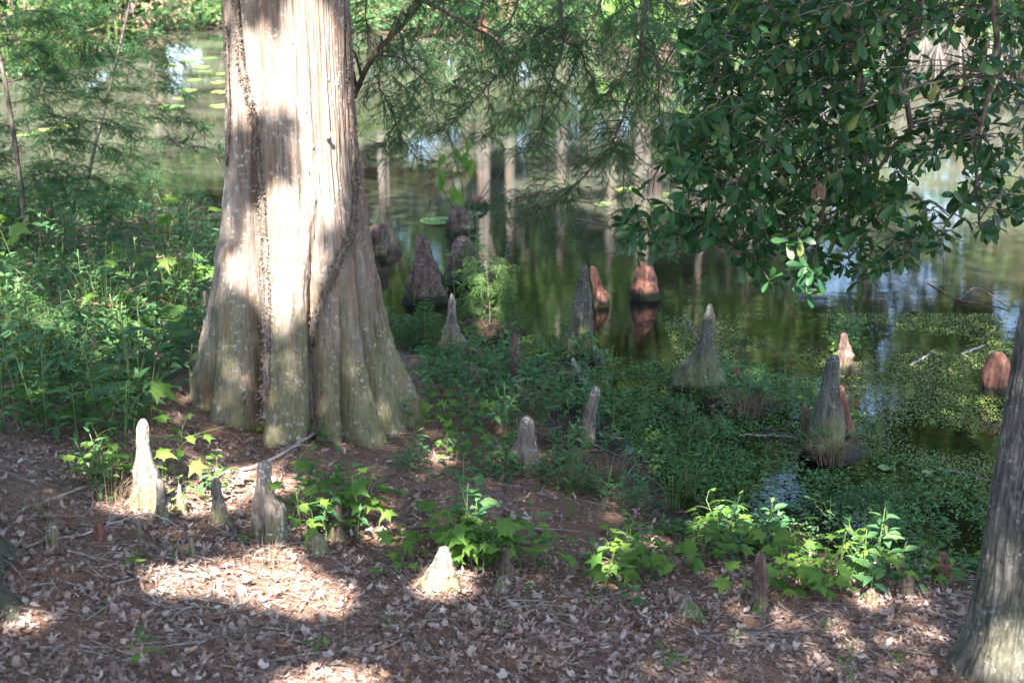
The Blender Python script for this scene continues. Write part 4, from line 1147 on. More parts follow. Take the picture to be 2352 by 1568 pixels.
# the crown, out of view, added to shade the pond: feathery masses high above
cl = []
for k in range(120):
    a_, t_ = rng.uniform(0, 6.28), rng.uniform(0, 1)
    dd = rng.uniform(.6, 5.2) * (1.05 - .6 * t_)
    cl.append((TX + .6 + dd * math.cos(a_), TY + 2.0 + dd * abs(math.sin(a_)) * 1.1, 5.2 + 6.5 * t_, rng.uniform(.5, .9)))
g = Geo(); PPc = []
for x, y, z, r_ in cl:
    n = int(46 * (r_ / .7) ** 2); v_ = rand_dir(n) * (rng.uniform(0, 1, n) ** .5)[:, None] * r_; v_[:, 2] *= .45
    PPc.append(v_ + [x, y, z])
PPc = np.concatenate(PPc); n = len(PPc)
PPc = PPc[~sunlit_gap(PPc)]; n = len(PPc)
Dc = rng.normal(size=(n, 3)); Dc[:, 2] = -.3 + .3 * Dc[:, 2]
g.stamp(SPRAY, frames(Dc, rng.normal(0, .4, (n, 3)) + [0, 0, 1], rng.uniform(.22, .40, n)), PPc)
o = g.build('crown', M_NEEDLE_L, cypress, org); o['kind'] = 'stuff'

# ---------------------------------------------------------------- cypress saplings
def sapling(pts, label, r0, r1, nb, L, Yb=None, mat=M_NEEDLE, up=2, top_ext=None, group='young cypresses', ssc=1.0):
    b = at(*pts[-1]); Y = b[1] if Yb is None else Yb
    path = [at_y(x, y, Y) for x, y in pts[:-1]][::-1]
    path = [b - [0, 0, .1]] + path
    P = smooth_path(path, 30)
    root = tag(empty('cypress_sapling', b), label, 'sapling', group)
    g = Geo(); g.tube(P, np.linspace(r0, r1, 30), 8)
    g.build('trunk', M_LIMB, root, b)
    for k in range(nb):
        i = int(4 + 25 * (k + rng.uniform(0, .9)) / nb); i = min(i, 29)
        a = rng.uniform(-.7, .7) + (0 if k % 2 else math.pi)
        l = L * rng.uniform(.6, 1.15) * (1 - .35 * i / 29)
        d = np.array([math.cos(a), math.sin(a) * .9, .12])
        cyp_branch(root, b, [P[i], P[i] + d * l * .5 + [0, 0, .03], P[i] + d * l + [0, 0, -.16 * l]], .0045, .0012, int(7 + 8 * l / .6), (.16 * ssc, .34 * ssc), (.06 * ssc, .11 * ssc), mat=mat, droop=.2, step=.018 * ssc)
    return root
sapling([(-25, 40), (0, 130), (30, 300), (50, 450), (66, 600)], 'young cypress at the left edge with a bare brown stem leaning left', .022, .012, 22, 1.05, ssc=1.2)
sapling([(312, -60), (300, 0), (265, 150), (235, 270), (205, 400), (196, 475)], 'young cypress left of the big trunk, its thin stem leaning right', .020, .008, 27, 1.1, ssc=1.2)
sapling([(1115, 600), (1125, 700), (1122, 745)], 'small sunlit cypress seedling on the hummock right of the trunk', .006, .003, 11, .24, mat=M_NEEDLE_L, ssc=.7)
sapling([(975, 735), (968, 775), (972, 800)], 'low feathery cypress seedling left of the flared grey knee', .005, .002, 10, .18, mat=M_NEEDLE_L, ssc=.7)
sapling([(60, 745), (58, 800), (52, 850)], 'small feathery seedling in the undergrowth at the far left', .005, .002, 12, .25, mat=M_NEEDLE_L, ssc=.8)

# ================================================================ THE OAK'S LOW LIMB
OAK_POLY = [(1540, 130), (1600, 40), (1650, -60), (2420, -60), (2420, 470), (2290, 535), (2190, 560), (2110, 600), (1990, 640), (1860, 690), (1740, 640), (1640, 570), (1500, 605), (1400, 530), (1460, 445), (1560, 420), (1500, 345), (1590, 240)]
OAK_HOLES = [(1700, 150, 30, 40), (1640, 330, 40, 30), (1880, 470, 30, 30), (1960, 590, 25, 25), (1760, 330, 25, 30), (2140, 420, 45, 40), (2300, 280, 30, 40), (1660, 480, 30, 30), (1800, 100, 20, 30), (1505, 415, 42, 60), (2085, 275, 45, 60), (2010, 375, 26, 40), (2120, 110, 55, 55), (2200, 150, 50, 60), (2340, 400, 40, 50), (2230, 500, 30, 30), (2160, 230, 30, 40)]
limbs_px = [
 ([(2150, -160), (2120, -30), (2100, 60), (2066, 150), (2082, 230), (2090, 310), (2060, 330), (2020, 385), (1985, 440)], 5.6, 5.5, .022, .006),
 ([(2290, -160), (2276, -30), (2290, 90), (2282, 170), (2252, 290), (2240, 340), (2245, 430), (2250, 520)], 5.2, 5.4, .016, .005),
 ([(2080, -160), (1990, -30), (1975, 120), (1962, 240), (1900, 450), (1862, 600), (1850, 680)], 5.7, 5.5, .020, .004),
 ([(2060, -150), (1900, -30), (1850, 140), (1780, 300), (1650, 430), (1500, 530)], 5.9, 5.7, .016, .003),
 ([(1975, 120), (1985, 300), (2010, 480), (2080, 560)], 5.7, 5.5, .010, .003),
 ([(1850, 140), (1760, 200), (1640, 250), (1560, 330)], 5.8, 6.1, .009, .002),
 ([(2040, -150), (1800, -20), (1720, 60), (1620, 120)], 6.1, 6.3, .010, .002),
 ([(1900, 450), (1780, 520), (1680, 560), (1600, 580)], 5.6, 5.5, .006, .002),
 ([(2245, 430), (2170, 520), (2167, 600), (2168, 665)], 5.35, 5.3, .005, .0015),
 ([(2282, 170), (2330, 200), (2380, 215)], 5.2, 5.1, .006, .003),
]
LIMB_PTS = []
trunk_top = np.array([OX + .13 * 3.6, OY + .07, z0 + 0.0]); trunk_top[2] = float(hgt(OX, OY)) + 3.6
for q, (pts, Y0, Y1, r0, r1) in enumerate(limbs_px):
    path = px_path(pts, Y0, Y1)
    if pts[0][1] < -100:
        path = [trunk_top + [0, 0, .15 * q], (trunk_top + path[0]) / 2 + [0, 0, .35]] + path
    o = limb(oak, oorg, path, r0, r1, M_LIMB, n=12 * len(path))
    LIMB_PTS.append(smooth_path(path, 60))
LP = np.concatenate(LIMB_PTS)
ends, tries = [], 0
while len(ends) < 1000 and tries < 16000:
    tries += 1
    x, y = rng.uniform(1390, 2430), rng.uniform(-70, 700)
    if not in_poly(x, y, OAK_POLY): continue
    if any(((x - a) / rx) ** 2 + ((y - b) / ry) ** 2 < 1 for a, b, rx, ry in OAK_HOLES): continue
    dens = 1.0 if x < 2080 else .55
    if y > 480: dens *= .65
    if x < 1620: dens *= .85
    if rng.random() > dens: continue
    ends.append((x, y, rng.uniform(4.9, 6.5)))
tw = Geo()
LM = [make_mesh('leaf', *t) for t in L_OAK]
for m in LM: m.materials.append(M_OAKLEAF)
leaf_recs = []
for x, y, Y in ends:
    e = at_y(x, y, Y)
    d = np.linalg.norm(LP - e, axis=1) + .25 * np.clip(e[2] - LP[:, 2], 0, 9)
    b = LP[np.argmin(d)]
    v = e - b; L = np.linalg.norm(v)
    if L > .55:
        b = e - v / L * rng.uniform(.15, .3)
    Q = smooth_path([b, (b + e) / 2 + rng.normal(0, .02, 3) + [0, 0, .03], e], 8)
    tw.tube(Q, np.linspace(.0032, .0014, 8), 4, cap=False)
    t = Q[-1] - Q[-3]; t /= np.linalg.norm(t)
    nl = rng.integers(6, 11)
    for k in range(nl):
        whorl = k < 5
        f = 1.0 if whorl else rng.uniform(.35, .95)
        p = Q[min(7, int(f * 7))] + (rng.normal(0, .004, 3))
        a = rng.uniform(0, 2 * math.pi)
        u = np.cross(t, [.2, .1, 1.0]); u /= np.linalg.norm(u); w = np.cross(t, u)
        d_ = t * rng.uniform(.2, .9) + (u * math.cos(a) + w * math.sin(a)) * .9; d_[2] -= .22
        nn = np.array([0, -.25, 1.0]) + rng.normal(0, .45, 3)
        leaf_recs.append((p, d_, nn, rng.uniform(.042, .080)))
o = tw.build('twigs', M_LIMB, oak, oorg); o['kind'] = 'stuff'
PP = np.array([r_[0] for r_ in leaf_recs]); order = np.argsort(-np.array([r_[3] for r_ in leaf_recs]) / np.linalg.norm(PP - CAM, axis=1))
px_ = to_px(PP); vis = (px_[:, 0] > 5) & (px_[:, 0] < 2340) & (px_[:, 1] > 5)
order = np.concatenate([order[vis[order]], order[~vis[order]]])
for q in order[:300]:
    p, d_, nn, s = leaf_recs[q]
    o = link('leaf', LM[q % 4], oak)
    M = frames([d_], [nn], np.array([s]))[0]
    o.matrix_basis = Matrix.Translation(Vector(p - oorg)) @ Matrix(M.tolist()).to_4x4()
g = Geo()
for v in range(4):
    ids = [q for q in order[300:] if q % 4 == v]
    g.stamp(L_OAK[v], frames(np.array([leaf_recs[q][1] for q in ids]), np.array([leaf_recs[q][2] for q in ids]), np.array([leaf_recs[q][3] for q in ids])), PP[ids])
o = g.build('leaves', M_OAKLEAF, oak, oorg); o['kind'] = 'stuff'
# a few withered brown leaf bunches caught in the limb
g = Geo()
for x, y in ((1940, 5), (1690, 400), (1870, 420)):
    e = at_y(x, y, 5.3); n = 7
    g.stamp(L_DRY[0], frames(rand_dir(n) * .6 + [0, 0, -1], rand_dir(n), rng.uniform(.05, .08, n)), e + rng.normal(0, .015, (n, 3)))
o = g.build('withered_leaves', M_LITTER, oak, oorg); o['kind'] = 'stuff'

# ================================================================ HERBS AND SEEDLINGS
def plant_proto(kind, h, seed):
    """stem geometry plus leaf placements (position, direction, normal, length, template list)"""
    q = np.random.default_rng(seed)
    g, lv = Geo(), []
    lean = q.normal(0, .12, 2)
    S = smooth_path([(0, 0, -.03), (lean[0] * h * .4, lean[1] * h * .4, h * .5), (lean[0] * h, lean[1] * h, h)], 8)
    g.tube(S, np.linspace(.0028, .0014, 8) * (h / .2) ** .5, 5)
    def pos(f):
        i = f * 7; a = min(int(i), 6); return S[a] + (S[a + 1] - S[a]) * (i - a)
    if kind == 'gum':
        n = int(q.integers(6, 10))
        for k in range(n):
            f = .35 + .63 * k / (n - 1); p = pos(f); a = k * 2.4 + q.normal(0, .3)
            L = h * q.uniform(.18, .38) * (1.15 - .6 * f) + .01
            e = p + np.array([math.cos(a) * L, math.sin(a) * L, L * .45])
            g.tube(smooth_path([p, (p + e) / 2 + [0, 0, .006], e], 4), .0011, 4, cap=False)
            lv.append((e, (math.cos(a), math.sin(a), q.uniform(-.45, .2)), (q.normal(0, .4), q.normal(0, .4), 1), q.uniform(.03, .082) * (1.1 - .35 * (f > .9)), 'gum'))
    elif kind == 'ovate':
        n = max(3, int(h / .045))
        for k in range(n):
            f = .25 + .75 * k / n; p = pos(f); a0 = k * math.pi / 2 + q.normal(0, .2)
            for s in (0, math.pi):
                a = a0 + s + q.normal(0, .15)
                lv.append((p + np.array([math.cos(a), math.sin(a), .3]) * .008, (math.cos(a), math.sin(a), q.uniform(.0, .5)), (q.normal(0, .2), q.normal(0, .2), 1), q.uniform(.045, .075) * (1.15 - .45 * f), 'ovate'))
        for s in range(3):
            a = q.uniform(0, 6.28); lv.append((S[-1], (math.cos(a) * .6, math.sin(a) * .6, .7), (math.cos(a) * -.7, math.sin(a) * -.7, .7), q.uniform(.02, .035), 'ovate'))
    elif kind == 'lance':
        n = max(6, int(h / .026))
        for k in range(n):
            f = .2 + .8 * k / n; p = pos(f); a = k * 2.4 + q.normal(0, .3)
            lv.append((p, (math.cos(a), math.sin(a), q.uniform(.1, .7)), (q.normal(0, .2), q.normal(0, .2), 1), q.uniform(.05, .095) * (1.15 - .5 * f), 'lance'))
    elif kind == 'bushy':
        for b in range(int(q.integers(3, 6))):
            a = q.uniform(0, 6.28); f = q.uniform(.2, .7); p = pos(f)
            e = p + np.array([math.cos(a) * h * .4, math.sin(a) * h * .4, h * .35])
            B = smooth_path([p, (p + e) / 2 + [0, 0, .01], e], 6); g.tube(B, np.linspace(.0018, .0009, 6), 4, cap=False)
            for k in range(7):
                i = min(5, k); a2 = k * 2.4
                lv.append((B[i], (math.cos(a2), math.sin(a2), q.uniform(-.1, .5)), (q.normal(0, .2), q.normal(0, .2), 1), q.uniform(.025, .05), 'ovate'))
        for k in range(6):
            a2 = k * 2.4; lv.append((pos(.5 + .08 * k), (math.cos(a2), math.sin(a2), .3), (0, 0, 1), q.uniform(.03, .05), 'ovate'))
    return g, lv
TPL = {'gum': (L_GUM, M_GUM), 'ovate': (L_OVATE, M_OVATE), 'lance': (L_LANCE, M_OVATE)}
LEAF_ME = {}
for k, (tl_, m) in TPL.items():
    LEAF_ME[k] = []
    for t in tl_:
        me = make_mesh('leaf', *t); me.materials.append(m); LEAF_ME[k].append(me)
class Proto:
    def __init__(s, kind, h, seed):
        g, s.lv = plant_proto(kind, h, seed)
        s.kind, s.h = kind, h
        s.stem = g.mesh('stem'); s.stem.materials.append(M_STEM)
        # the same plant as one mesh, for copies too small to show single leaves
        g2 = Geo(); g2.v, g2.t, g2.m, g2.n = list(g.v), list(g.t), list(g.m), g.n
        for q, (p, d, n, l, k) in enumerate(s.lv):
            g2.stamp(TPL[k][0][q % 3], frames([d], [n], np.array([l])), [p], 1)
        s.full = g2.mesh('plant'); s.full.materials.append(M_STEM)
        s.full.materials.append(TPL[s.lv[0][4]][1])
    def place(s, name, loc, scale, rotz, label, group, cat='plant', leaves=True, tilt=(0, 0), mat=None):
        me = s.stem if leaves else s.full
        o = link(name, me, None, loc)
        o.rotation_euler = (tilt[0], tilt[1], rotz); o.scale = (scale,) * 3
        tag(o, label, cat, group)
        if leaves:
            for q, (p, d, n, l, k) in enumerate(s.lv):
                c = link('leaf', LEAF_ME[k][q % 3], o)
                M = frames([d], [n], np.array([l]))[0]
                c.matrix_basis = Matrix.Translation(Vector(p)) @ Matrix(M.tolist()).to_4x4()
        return o
PR = {'gum': [Proto('gum', h, 100 + q) for q, h in enumerate((.11, .14, .17, .20, .13, .16))],
      'ovate': [Proto('ovate', h, 200 + q) for q, h in enumerate((.10, .13, .16, .20, .24, .12))],
      'lance': [Proto('lance', h, 300 + q) for q, h in enumerate((.16, .22, .30, .38))],
      'bushy': [Proto('bushy', h, 400 + q) for q, h in enumerate((.14, .20, .28, .34))]}
NAME = {'gum': 'lobed_leaf_seedling', 'ovate': 'opposite_leaf_herb', 'lance': 'narrow_leaf_herb', 'bushy': 'bushy_herb'}
def clump(kinds, cx, cy, sx, sy, n, label, scale=(.8, 1.2), leaves=True, seed=0, group=None, cat='plant'):
    q = np.random.default_rng(seed + int(cx))
    for k in range(n):
        kd = kinds[int(q.integers(0, len(kinds)))]
        x, y = cx + q.normal(0, .55) * sx, cy + q.normal(0, .55) * sy
        p = at(x, y)
        PR[kd][int(q.integers(0, len(PR[kd])))].place(NAME[kd], p, q.uniform(*scale), q.uniform(0, 6.28), label[kd] if isinstance(label, dict) else label, group or 'herbs and seedlings on the bank', cat, leaves, (q.normal(0, .1), q.normal(0, .1)))
def lab(where):
    return {'gum': 'bright green lobed-leaf seedling ' + where, 'ovate': 'green herb with pointed paired leaves ' + where, 'lance': 'tall herb with narrow leaves ' + where, 'bushy': 'small-leaved bushy herb ' + where}
clump(['gum', 'gum', 'ovate'], 770, 1225, 120, 45, 17, lab('around the round grey knob'), (1.05, 1.5))
clump(['ovate'], 790, 1170, 60, 25, 4, lab('behind the round grey knob'), (1.2, 1.6))
clump(['gum', 'gum', 'ovate'], 1095, 1300, 110, 45, 18, lab('right of the fin-shaped knee'), (1.1, 1.6))
clump(['ovate'], 1080, 1270, 50, 25, 4, lab('rising behind the fin-shaped knee'), (1.4, 1.9))
clump(['gum'], 925, 1305, 30, 16, 3, lab('just left of the fin-shaped knee'), (.8, 1.0))
clump(['gum', 'gum', 'ovate'], 1420, 1330, 140, 45, 20, lab('in the middle of the bank edge'), (.95, 1.35))
clump(['ovate', 'ovate', 'gum'], 1690, 1270, 120, 28, 20, lab('in the sunlit clump above the brown leaning knee'), (1.0, 1.4))
clump(['gum'], 1830, 1360, 110, 35, 14, lab('around the brown leaning knee'), (1.05, 1.4))
clump(['gum', 'ovate'], 1990, 1335, 90, 35, 17, lab('in the clump above the pinkish stub'), (1.05, 1.45))
clump(['ovate', 'gum'], 2170, 1345, 80, 25, 8, lab('round the red knee near the right tree'), (.8, 1.1))
clump(['gum'], 2290, 1320, 25, 20, 3, lab('tucked against the right tree'), (.8, 1.0))
clump(['gum', 'gum', 'ovate'], 235, 1125, 75, 40, 11, lab('left of the sunlit tall knee'), (.8, 1.2))
clump(['ovate', 'gum'], 460, 1145, 60, 30, 7, lab('between the two whitish knees'), (.7, 1.05))
clump(['gum'], 418, 1100, 6, 6, 1, 'sunlit seedling with pale yellow lobed leaves right of the tall pale knee', (1.45, 1.5))
clump(['ovate'], 735, 1030, 14, 8, 2, lab('at the foot of the trunk'), (.9, 1.2))
clump(['gum'], 612, 1000, 5, 4, 1, 'small bright seedling growing in the cleft of the trunk', (.6, .65))
clump(['ovate'], 925, 975, 22, 12, 2, lab('at the right foot of the trunk'), (.6, .9))
clump(['ovate'], 955, 1075, 60, 22, 7, lab('on bare needles right of the trunk'), (.6, .95))
clump(['ovate'], 1110, 1095, 90, 30, 12, lab('left of the lichen-crusted knee'), (.7, 1.1))
clump(['ovate'], 1290, 1110, 60, 30, 9, lab('right of the lichen-crusted knee'), (.7, 1.1))
clump(['ovate', 'gum', 'bushy'], 1060, 1000, 110, 70, 20, lab('on the slope right of the trunk'), (.75, 1.2), leaves=False)
clump(['ovate', 'bushy'], 1230, 1040, 150, 70, 24, lab('between the lichen-crusted and the leaning knee'), (.8, 1.25), leaves=False)
clump(['ovate', 'ovate', 'bushy'], 1150, 920, 130, 60, 40, lab('among the slim knees'), (.8, 1.3), leaves=False)
clump(['ovate', 'bushy'], 1330, 960, 80, 80, 22, lab('around the leaning slender knee'), (.7, 1.15), leaves=False)
clump(['bushy', 'ovate'], 1200, 830, 140, 25, 20, lab('along the shore behind the slim knees'), (.5, .8), leaves=False)
clump(['ovate', 'lance'], 1085, 660, 50, 28, 11, lab('in the dark bush before the brown water knees'), (1.1, 1.6), leaves=False)
clump(['bushy'], 905, 745, 45, 25, 9, lab('right behind the trunk'), (.45, .7), leaves=False)
clump(['bushy', 'lance', 'ovate'], 1600, 1000, 130, 60, 26, lab('in the weedy shallows right of the bank'), (.4, .7), leaves=False)
clump(['bushy', 'ovate'], 1040, 870, 50, 50, 14, lab('on the needle-strewn bank right of the trunk'), (.6, .9), leaves=False)
clump(['bushy', 'ovate'], 1330, 815, 60, 20, 10, lab('round the foot of the grey spire knee'), (.6, .9), leaves=False)
clump(['bushy', 'lance'], 1600, 890, 60, 15, 10, lab('round the leaning broad-skirted knee'), (.5, .8), leaves=False)
clump(['bushy'], 1900, 1045, 80, 20, 12, lab('round the foot of the tall mossy knee'), (.4, .65), leaves=False)
clump(['lance', 'bushy', 'ovate'], 1700, 915, 80, 40, 18, lab('on the hummock in the shallows'), (.6, 1.0), leaves=False)
clump(['lance', 'bushy'], 1840, 930, 40, 30, 8, lab('left of the tall mossy knee'), (.6, .95), leaves=False)
clump(['bushy', 'gum'], 1950, 815, 40, 26, 16, lab('on the ragged sunlit stub'), (.55, .9), leaves=False)
clump(['bushy', 'lance'], 865, 565, 35, 18, 8, lab('on the dark knee behind the trunk'), (.7, 1.0), leaves=False)
clump(['bushy', 'ovate'], 2050, 1260, 200, 28, 26, lab('along the muddy water edge'), (.45, .8), leaves=False)
clump(['bushy', 'ovate'], 1480, 1180, 60, 40, 10, lab('at the muddy corner of the bank'), (.5, .8), leaves=False)
for k, (x, y) in enumerate([(300, 1310), (345, 1500), (340, 1530), (1150, 1470), (1690, 1480), (1520, 1525), (1545, 1535), (1220, 1380), (1740, 1420), (1950, 1530), (1900, 1450), (890, 1450), (730, 1500), (560, 1250), (415, 1290), (1940, 1560), (2060, 1530), (1600, 1440), (940, 1250), (880, 1330), (320, 1295), (1360, 1400)]):
    PR['gum'][k % 6].place('lobed_leaf_seedling', at(x, y), rng.uniform(.35, .6), rng.uniform(0, 6.28), 'tiny green seedling coming up singly through the leaf litter', 'scattered seedlings in the litter')

# ---------------------------------------------------------------- ferns
def fern(px, py, n, L, label, seed):
    b = at(px, py); q = np.random.default_rng(seed)
    root = tag(empty('fern', b), label, 'fern', 'ferns in the undergrowth')
    pin = blade(.26, ((0, .5), (.3, 1.0), (.65, .8), (.9, .35)), .15, .15)
    for k in range(n):
        a = k * 6.28 / n + q.normal(0, .3); l = L * q.uniform(.75, 1.1)
        d = np.array([math.cos(a), math.sin(a), 0])
        S = smooth_path([(0, 0, 0), d * l * .35 + [0, 0, l * .5], d * l * .75 + [0, 0, l * .62], d * l + [0, 0, l * .5]], 22)
        g = Geo(); g.tube(S, np.linspace(.002, .0008, 22), 4, cap=False)
        i = np.arange(6, 22); u = (i - 6) / 15
        lat = np.cross(d, [0, 0, 1.0])
        for s in (-1, 1):
            D = lat * s + .35 * d + np.stack([0 * u, 0 * u, -.1 + 0 * u], 1)
            g.stamp(pin, frames(D, np.tile([0, 0, 1.0], (16, 1)) - d * .4, l * (.30 * np.sin(np.clip(u * 2.6 + .55, 0, 3.1)) + .03)), S[i], 0)
        f = g.mesh('frond'); f.materials.append(M_FERN)
        link('frond', f, root)
fern(160, 985, 6, .34, 'bright fern arching over the litter at the left', 1)
fern(345, 830, 6, .36, 'fern with broad fronds in the middle of the left undergrowth', 2)
fern(370, 790, 5, .30, 'smaller fern beside the broad-fronded one', 3)
fern(60, 905, 5, .28, 'pale fern in the undergrowth at the far left', 4)
fern(450, 860, 5, .26, 'dark fern close against the left of the trunk', 5)
fern(230, 900, 5, .26, 'fern between the rushes and the arching fern', 6)

# ---------------------------------------------------------------- rushes and grass tufts
def tuft(px, py, n, h, spread, label, mat=M_RUSH, heads=0, name='rush_tuft', cat='rush', wide=.0022, bend=.35, group='rushes and grass tufts', p=None):
    b = at(px, py) if p is None else p
    g = Geo()
    for k in range(n):
        a = rng.uniform(0, 6.28); l = h * rng.uniform(.55, 1.1); t = abs(rng.normal(0, bend))
        d = np.array([math.cos(a), math.sin(a), 0])
        o_ = d * rng.uniform(0, spread * .4)
        Q = smooth_path([b + o_ - [0, 0, .03], b + o_ + d * l * t * .35 + [0, 0, l * .55], b + o_ + d * l * t + [0, 0, l * (1 - .35 * t)]], 6)
        g.tube(Q, np.linspace(wide, wide * .35, 6), 3, cap=False)
        if k < heads:
            m = 9; g.stamp(L_LANCE[0], frames(rand_dir(m) + [0, 0, .4], rand_dir(m), rng.uniform(.012, .028, m)), np.repeat(Q[[4]], m, 0) + rng.normal(0, .006, (m, 3)), 1)
    return tag(g.build(name, [mat, M_DRYGRASS], None, b), label, cat, group)
for x, y, n, h, lb, hd in [(250, 800, 34, .75, 'tall rush tuft in the middle of the left undergrowth', 10), (60, 560, 26, .95, 'tall dark rushes by the leftmost sapling', 8), (150, 540, 22, .85, 'rush tuft between the two saplings', 8), (310, 985, 24, .55, 'slender rush stalks behind the sunlit tall knee', 5),
                           (400, 700, 20, .6, 'thin rush stalks left of the trunk', 6), (380, 600, 20, .6, 'rush stalks at the shore left of the trunk', 6), (20, 800, 20, .6, 'rush stalks at the left edge', 6), (230, 560, 20, .7, 'rush tuft under the second sapling', 6), (370, 1115, 12, .38, 'sunlit grass blades at the right of the tall pale knee', 0),
                           (120, 680, 20, .7, 'rush tuft with brown heads in the dark left hollow', 9)]:
    tuft(x, y, n, h, .22, lb, heads=hd)
for x, y, n, h, lb in [(1580, 1140, 26, .28, 'green grass tuft on the muddy corner'), (1545, 1165, 16, .24, 'smaller grass tuft left of the green one'), (2010, 1060, 7, .30, 'few long grass blades right of the root hummock'), (1410, 870, 12, .22, 'pale grass stubble behind the leaning slender knee'), (1310, 1190, 12, .18, 'thin green grass before the dead tufts'),
                       (2020, 1330, 10, .18, 'grass blades in the clump above the pinkish stub'), (1700, 1150, 10, .2, 'thin grass in the shallow weeds'), (1920, 800, 16, .16, 'grass sprouting from the ragged sunlit stub'), (1840, 1020, 9, .26, 'grass blades at the left of the root hummock'), (950, 700, 14, .2, 'grass in the shadow right of the trunk')]:
    tuft(x, y, n, h, .1, lb, name='grass_tuft', cat='grass')
for x, y, n, h, lb in [(1310, 1125, 90, .19, 'larger tuft of dead drooping brown grass'), (1395, 1110, 80, .17, 'dead brown grass tuft right of the larger one'), (1450, 1165, 50, .14, 'small dead grass tuft at the mud edge'), (250, 1150, 50, .15, 'dry straw at the foot of the sunlit tall knee'), (620, 1300, 30, .11, 'sunlit dry straw on the bright ground patch'),
                       (75, 1190, 60, .13, 'grey dead grass heap beside the left root'), (1180, 930, 60, .15, 'dead roots matted round the tall spire knee'), (1905, 1050, 110, .17, 'brown roots and straw hanging off the hummock'), (1710, 950, 90, .15, 'brown roots hanging off the grassy hummock'), (1060, 825, 40, .14, 'dry straw right of the flared knee')]:
    tuft(x, y, n, h, .22, lb, M_DRYGRASS, name='dead_grass_tuft', cat='grass', wide=.0016, bend=.9)

# ---------------------------------------------------------------- left undergrowth
UG = [(-40, 440), (150, 455), (300, 480), (480, 530), (530, 570), (505, 640), (490, 760), (455, 890), (415, 940), (330, 985), (300, 1050), (180, 1040), (60, 1010), (-40, 990)]
ZONES = [(60, 560, 'by the leftmost sapling'), (200, 500, 'under the second sapling'), (250, 780, 'round the tall middle rushes'), (345, 830, 'beside the broad-fronded fern'), (160, 960, 'behind the arching fern'), (470, 600, 'at the shore close to the trunk'), (450, 820, 'against the left flank of the trunk'), (330, 970, 'behind the sunlit tall knee'), (30, 830, 'at the left edge'), (350, 560, 'along the shore left of the trunk'), (350, 680, 'in the middle of the thicket'), (120, 690, 'round the dark left hollow')]
cnt = 0
qq = np.random.default_rng(5)
spots = {'lance': 'tall narrow-leaved herb ', 'bushy': 'small-leaved bushy herb ', 'ovate': 'paired-leaf herb ', 'gum': 'lobed-leaf sapling '}
while cnt < 190:
    x, y = qq.uniform(-40, 530), 440 + 610 * qq.uniform(0, 1) ** .8
    if not in_poly(x, y, UG): continue
    if ((x - 90) / 90) ** 2 + ((y - 690) / 45) ** 2 < 1 and qq.random() < .75: continue
    kd = ['lance', 'bushy', 'ovate', 'bushy', 'lance'][int(qq.integers(0, 5))]
    s = qq.uniform(.95, 1.5) if y > 650 else qq.uniform(1.2, 1.9)
    zone = min(ZONES, key=lambda z_: (z_[0] - x) ** 2 + (z_[1] - y) ** 2)[2]
    PR[kd][int(qq.integers(0, len(PR[kd])))].place(NAME[kd], at(x, y), s, qq.uniform(0, 6.28), spots[kd] + zone, 'thicket left of the trunk', 'plant', False, (qq.normal(0, .12), qq.normal(0, .12)))
    cnt += 1
for k in range(46):
    x, y = qq.uniform(-20, 480), qq.uniform(480, 1010)
    if not in_poly(x, y, UG): continue
    zone = min(ZONES, key=lambda z_: (z_[0] - x) ** 2 + (z_[1] - y) ** 2)[2]
    kd = ['gum', 'ovate'][k % 2]
    PR[kd][k % 6].place(NAME[kd], at(x, y), qq.uniform(1.6, 2.4), qq.uniform(0, 6.28), ('broad lobed-leaf plant ' if kd == 'gum' else 'large paired-leaf plant ') + zone, 'thicket left of the trunk', 'plant', False, (qq.normal(0, .15), qq.normal(0, .15)))
PR['gum'][3].place('lobed_leaf_sapling', at(418, 640), 3.0, .5, 'tall lobed-leaf sapling against the water left of the trunk', 'young saplings left of the trunk', 'sapling')
PR['gum'][5].place('lobed_leaf_sapling', at(450, 700), 2.2, 2.0, 'sunlit yellow-green sapling touching the left side of the trunk', 'young saplings left of the trunk', 'sapling')
PR['lance'][3].place('narrow_leaf_herb', at(495, 660), 1.5, 1.0, 'sunlit yellow-green narrow-leaved herb touching the trunk', 'young saplings left of the trunk', 'plant')
# ground cover under the thicket and herbs: too many small leaves to count
def cover(name, poly, n, size, mat, label, tpls, zup=(.0, .05), thr=None, flat=.6, sc=2.5, seed=0):
    q = np.random.default_rng(seed)
    W = np.array([at_z(x, y, .1)[:2] for x, y in poly])
    lo, hi = W.min(0), W.max(0)
    X = q.uniform(lo[0], hi[0], n * 6); Y = q.uniform(lo[1], hi[1], n * 6)
    Zg = np.maximum(ground_z(X, Y), 0)
    v = to_px(np.stack([X, Y, Zg], 1))
    m = in_poly(v[:, 0], v[:, 1], poly)
    if thr is not None: m &= fbm(X * sc, Y * sc, seed + .5, 3) > thr + q.normal(0, .15, len(X))
    idx = np.nonzero(m)[0][:n]
    P = np.stack([X, Y, Zg + q.uniform(*zup, len(X))], 1)[idx]
    g = Geo(); k = len(P)
    part = q.integers(0, len(tpls), k)
    D = q.normal(size=(k, 3)); D[:, 2] = D[:, 2] * .25 + .1
    N = q.normal(0, .45, (k, 3)) + [0, 0, 1.0 / max(flat, .01) * .6]
    S = q.uniform(*size, k)
    for j, t in enumerate(tpls):
        s = part == j
        g.stamp(t, frames(D[s], N[s], S[s]), P[s])
    o = g.build(name, mat); tag(o, label, 'ground cover', kind='stuff')
    return o
cover('undergrowth', UG, 10000, (.026, .072), M_UNDER, 'low green undergrowth carpeting the bank left of the trunk', L_OVATE[:2] + L_LANCE[:1], (0, .16), seed=3)
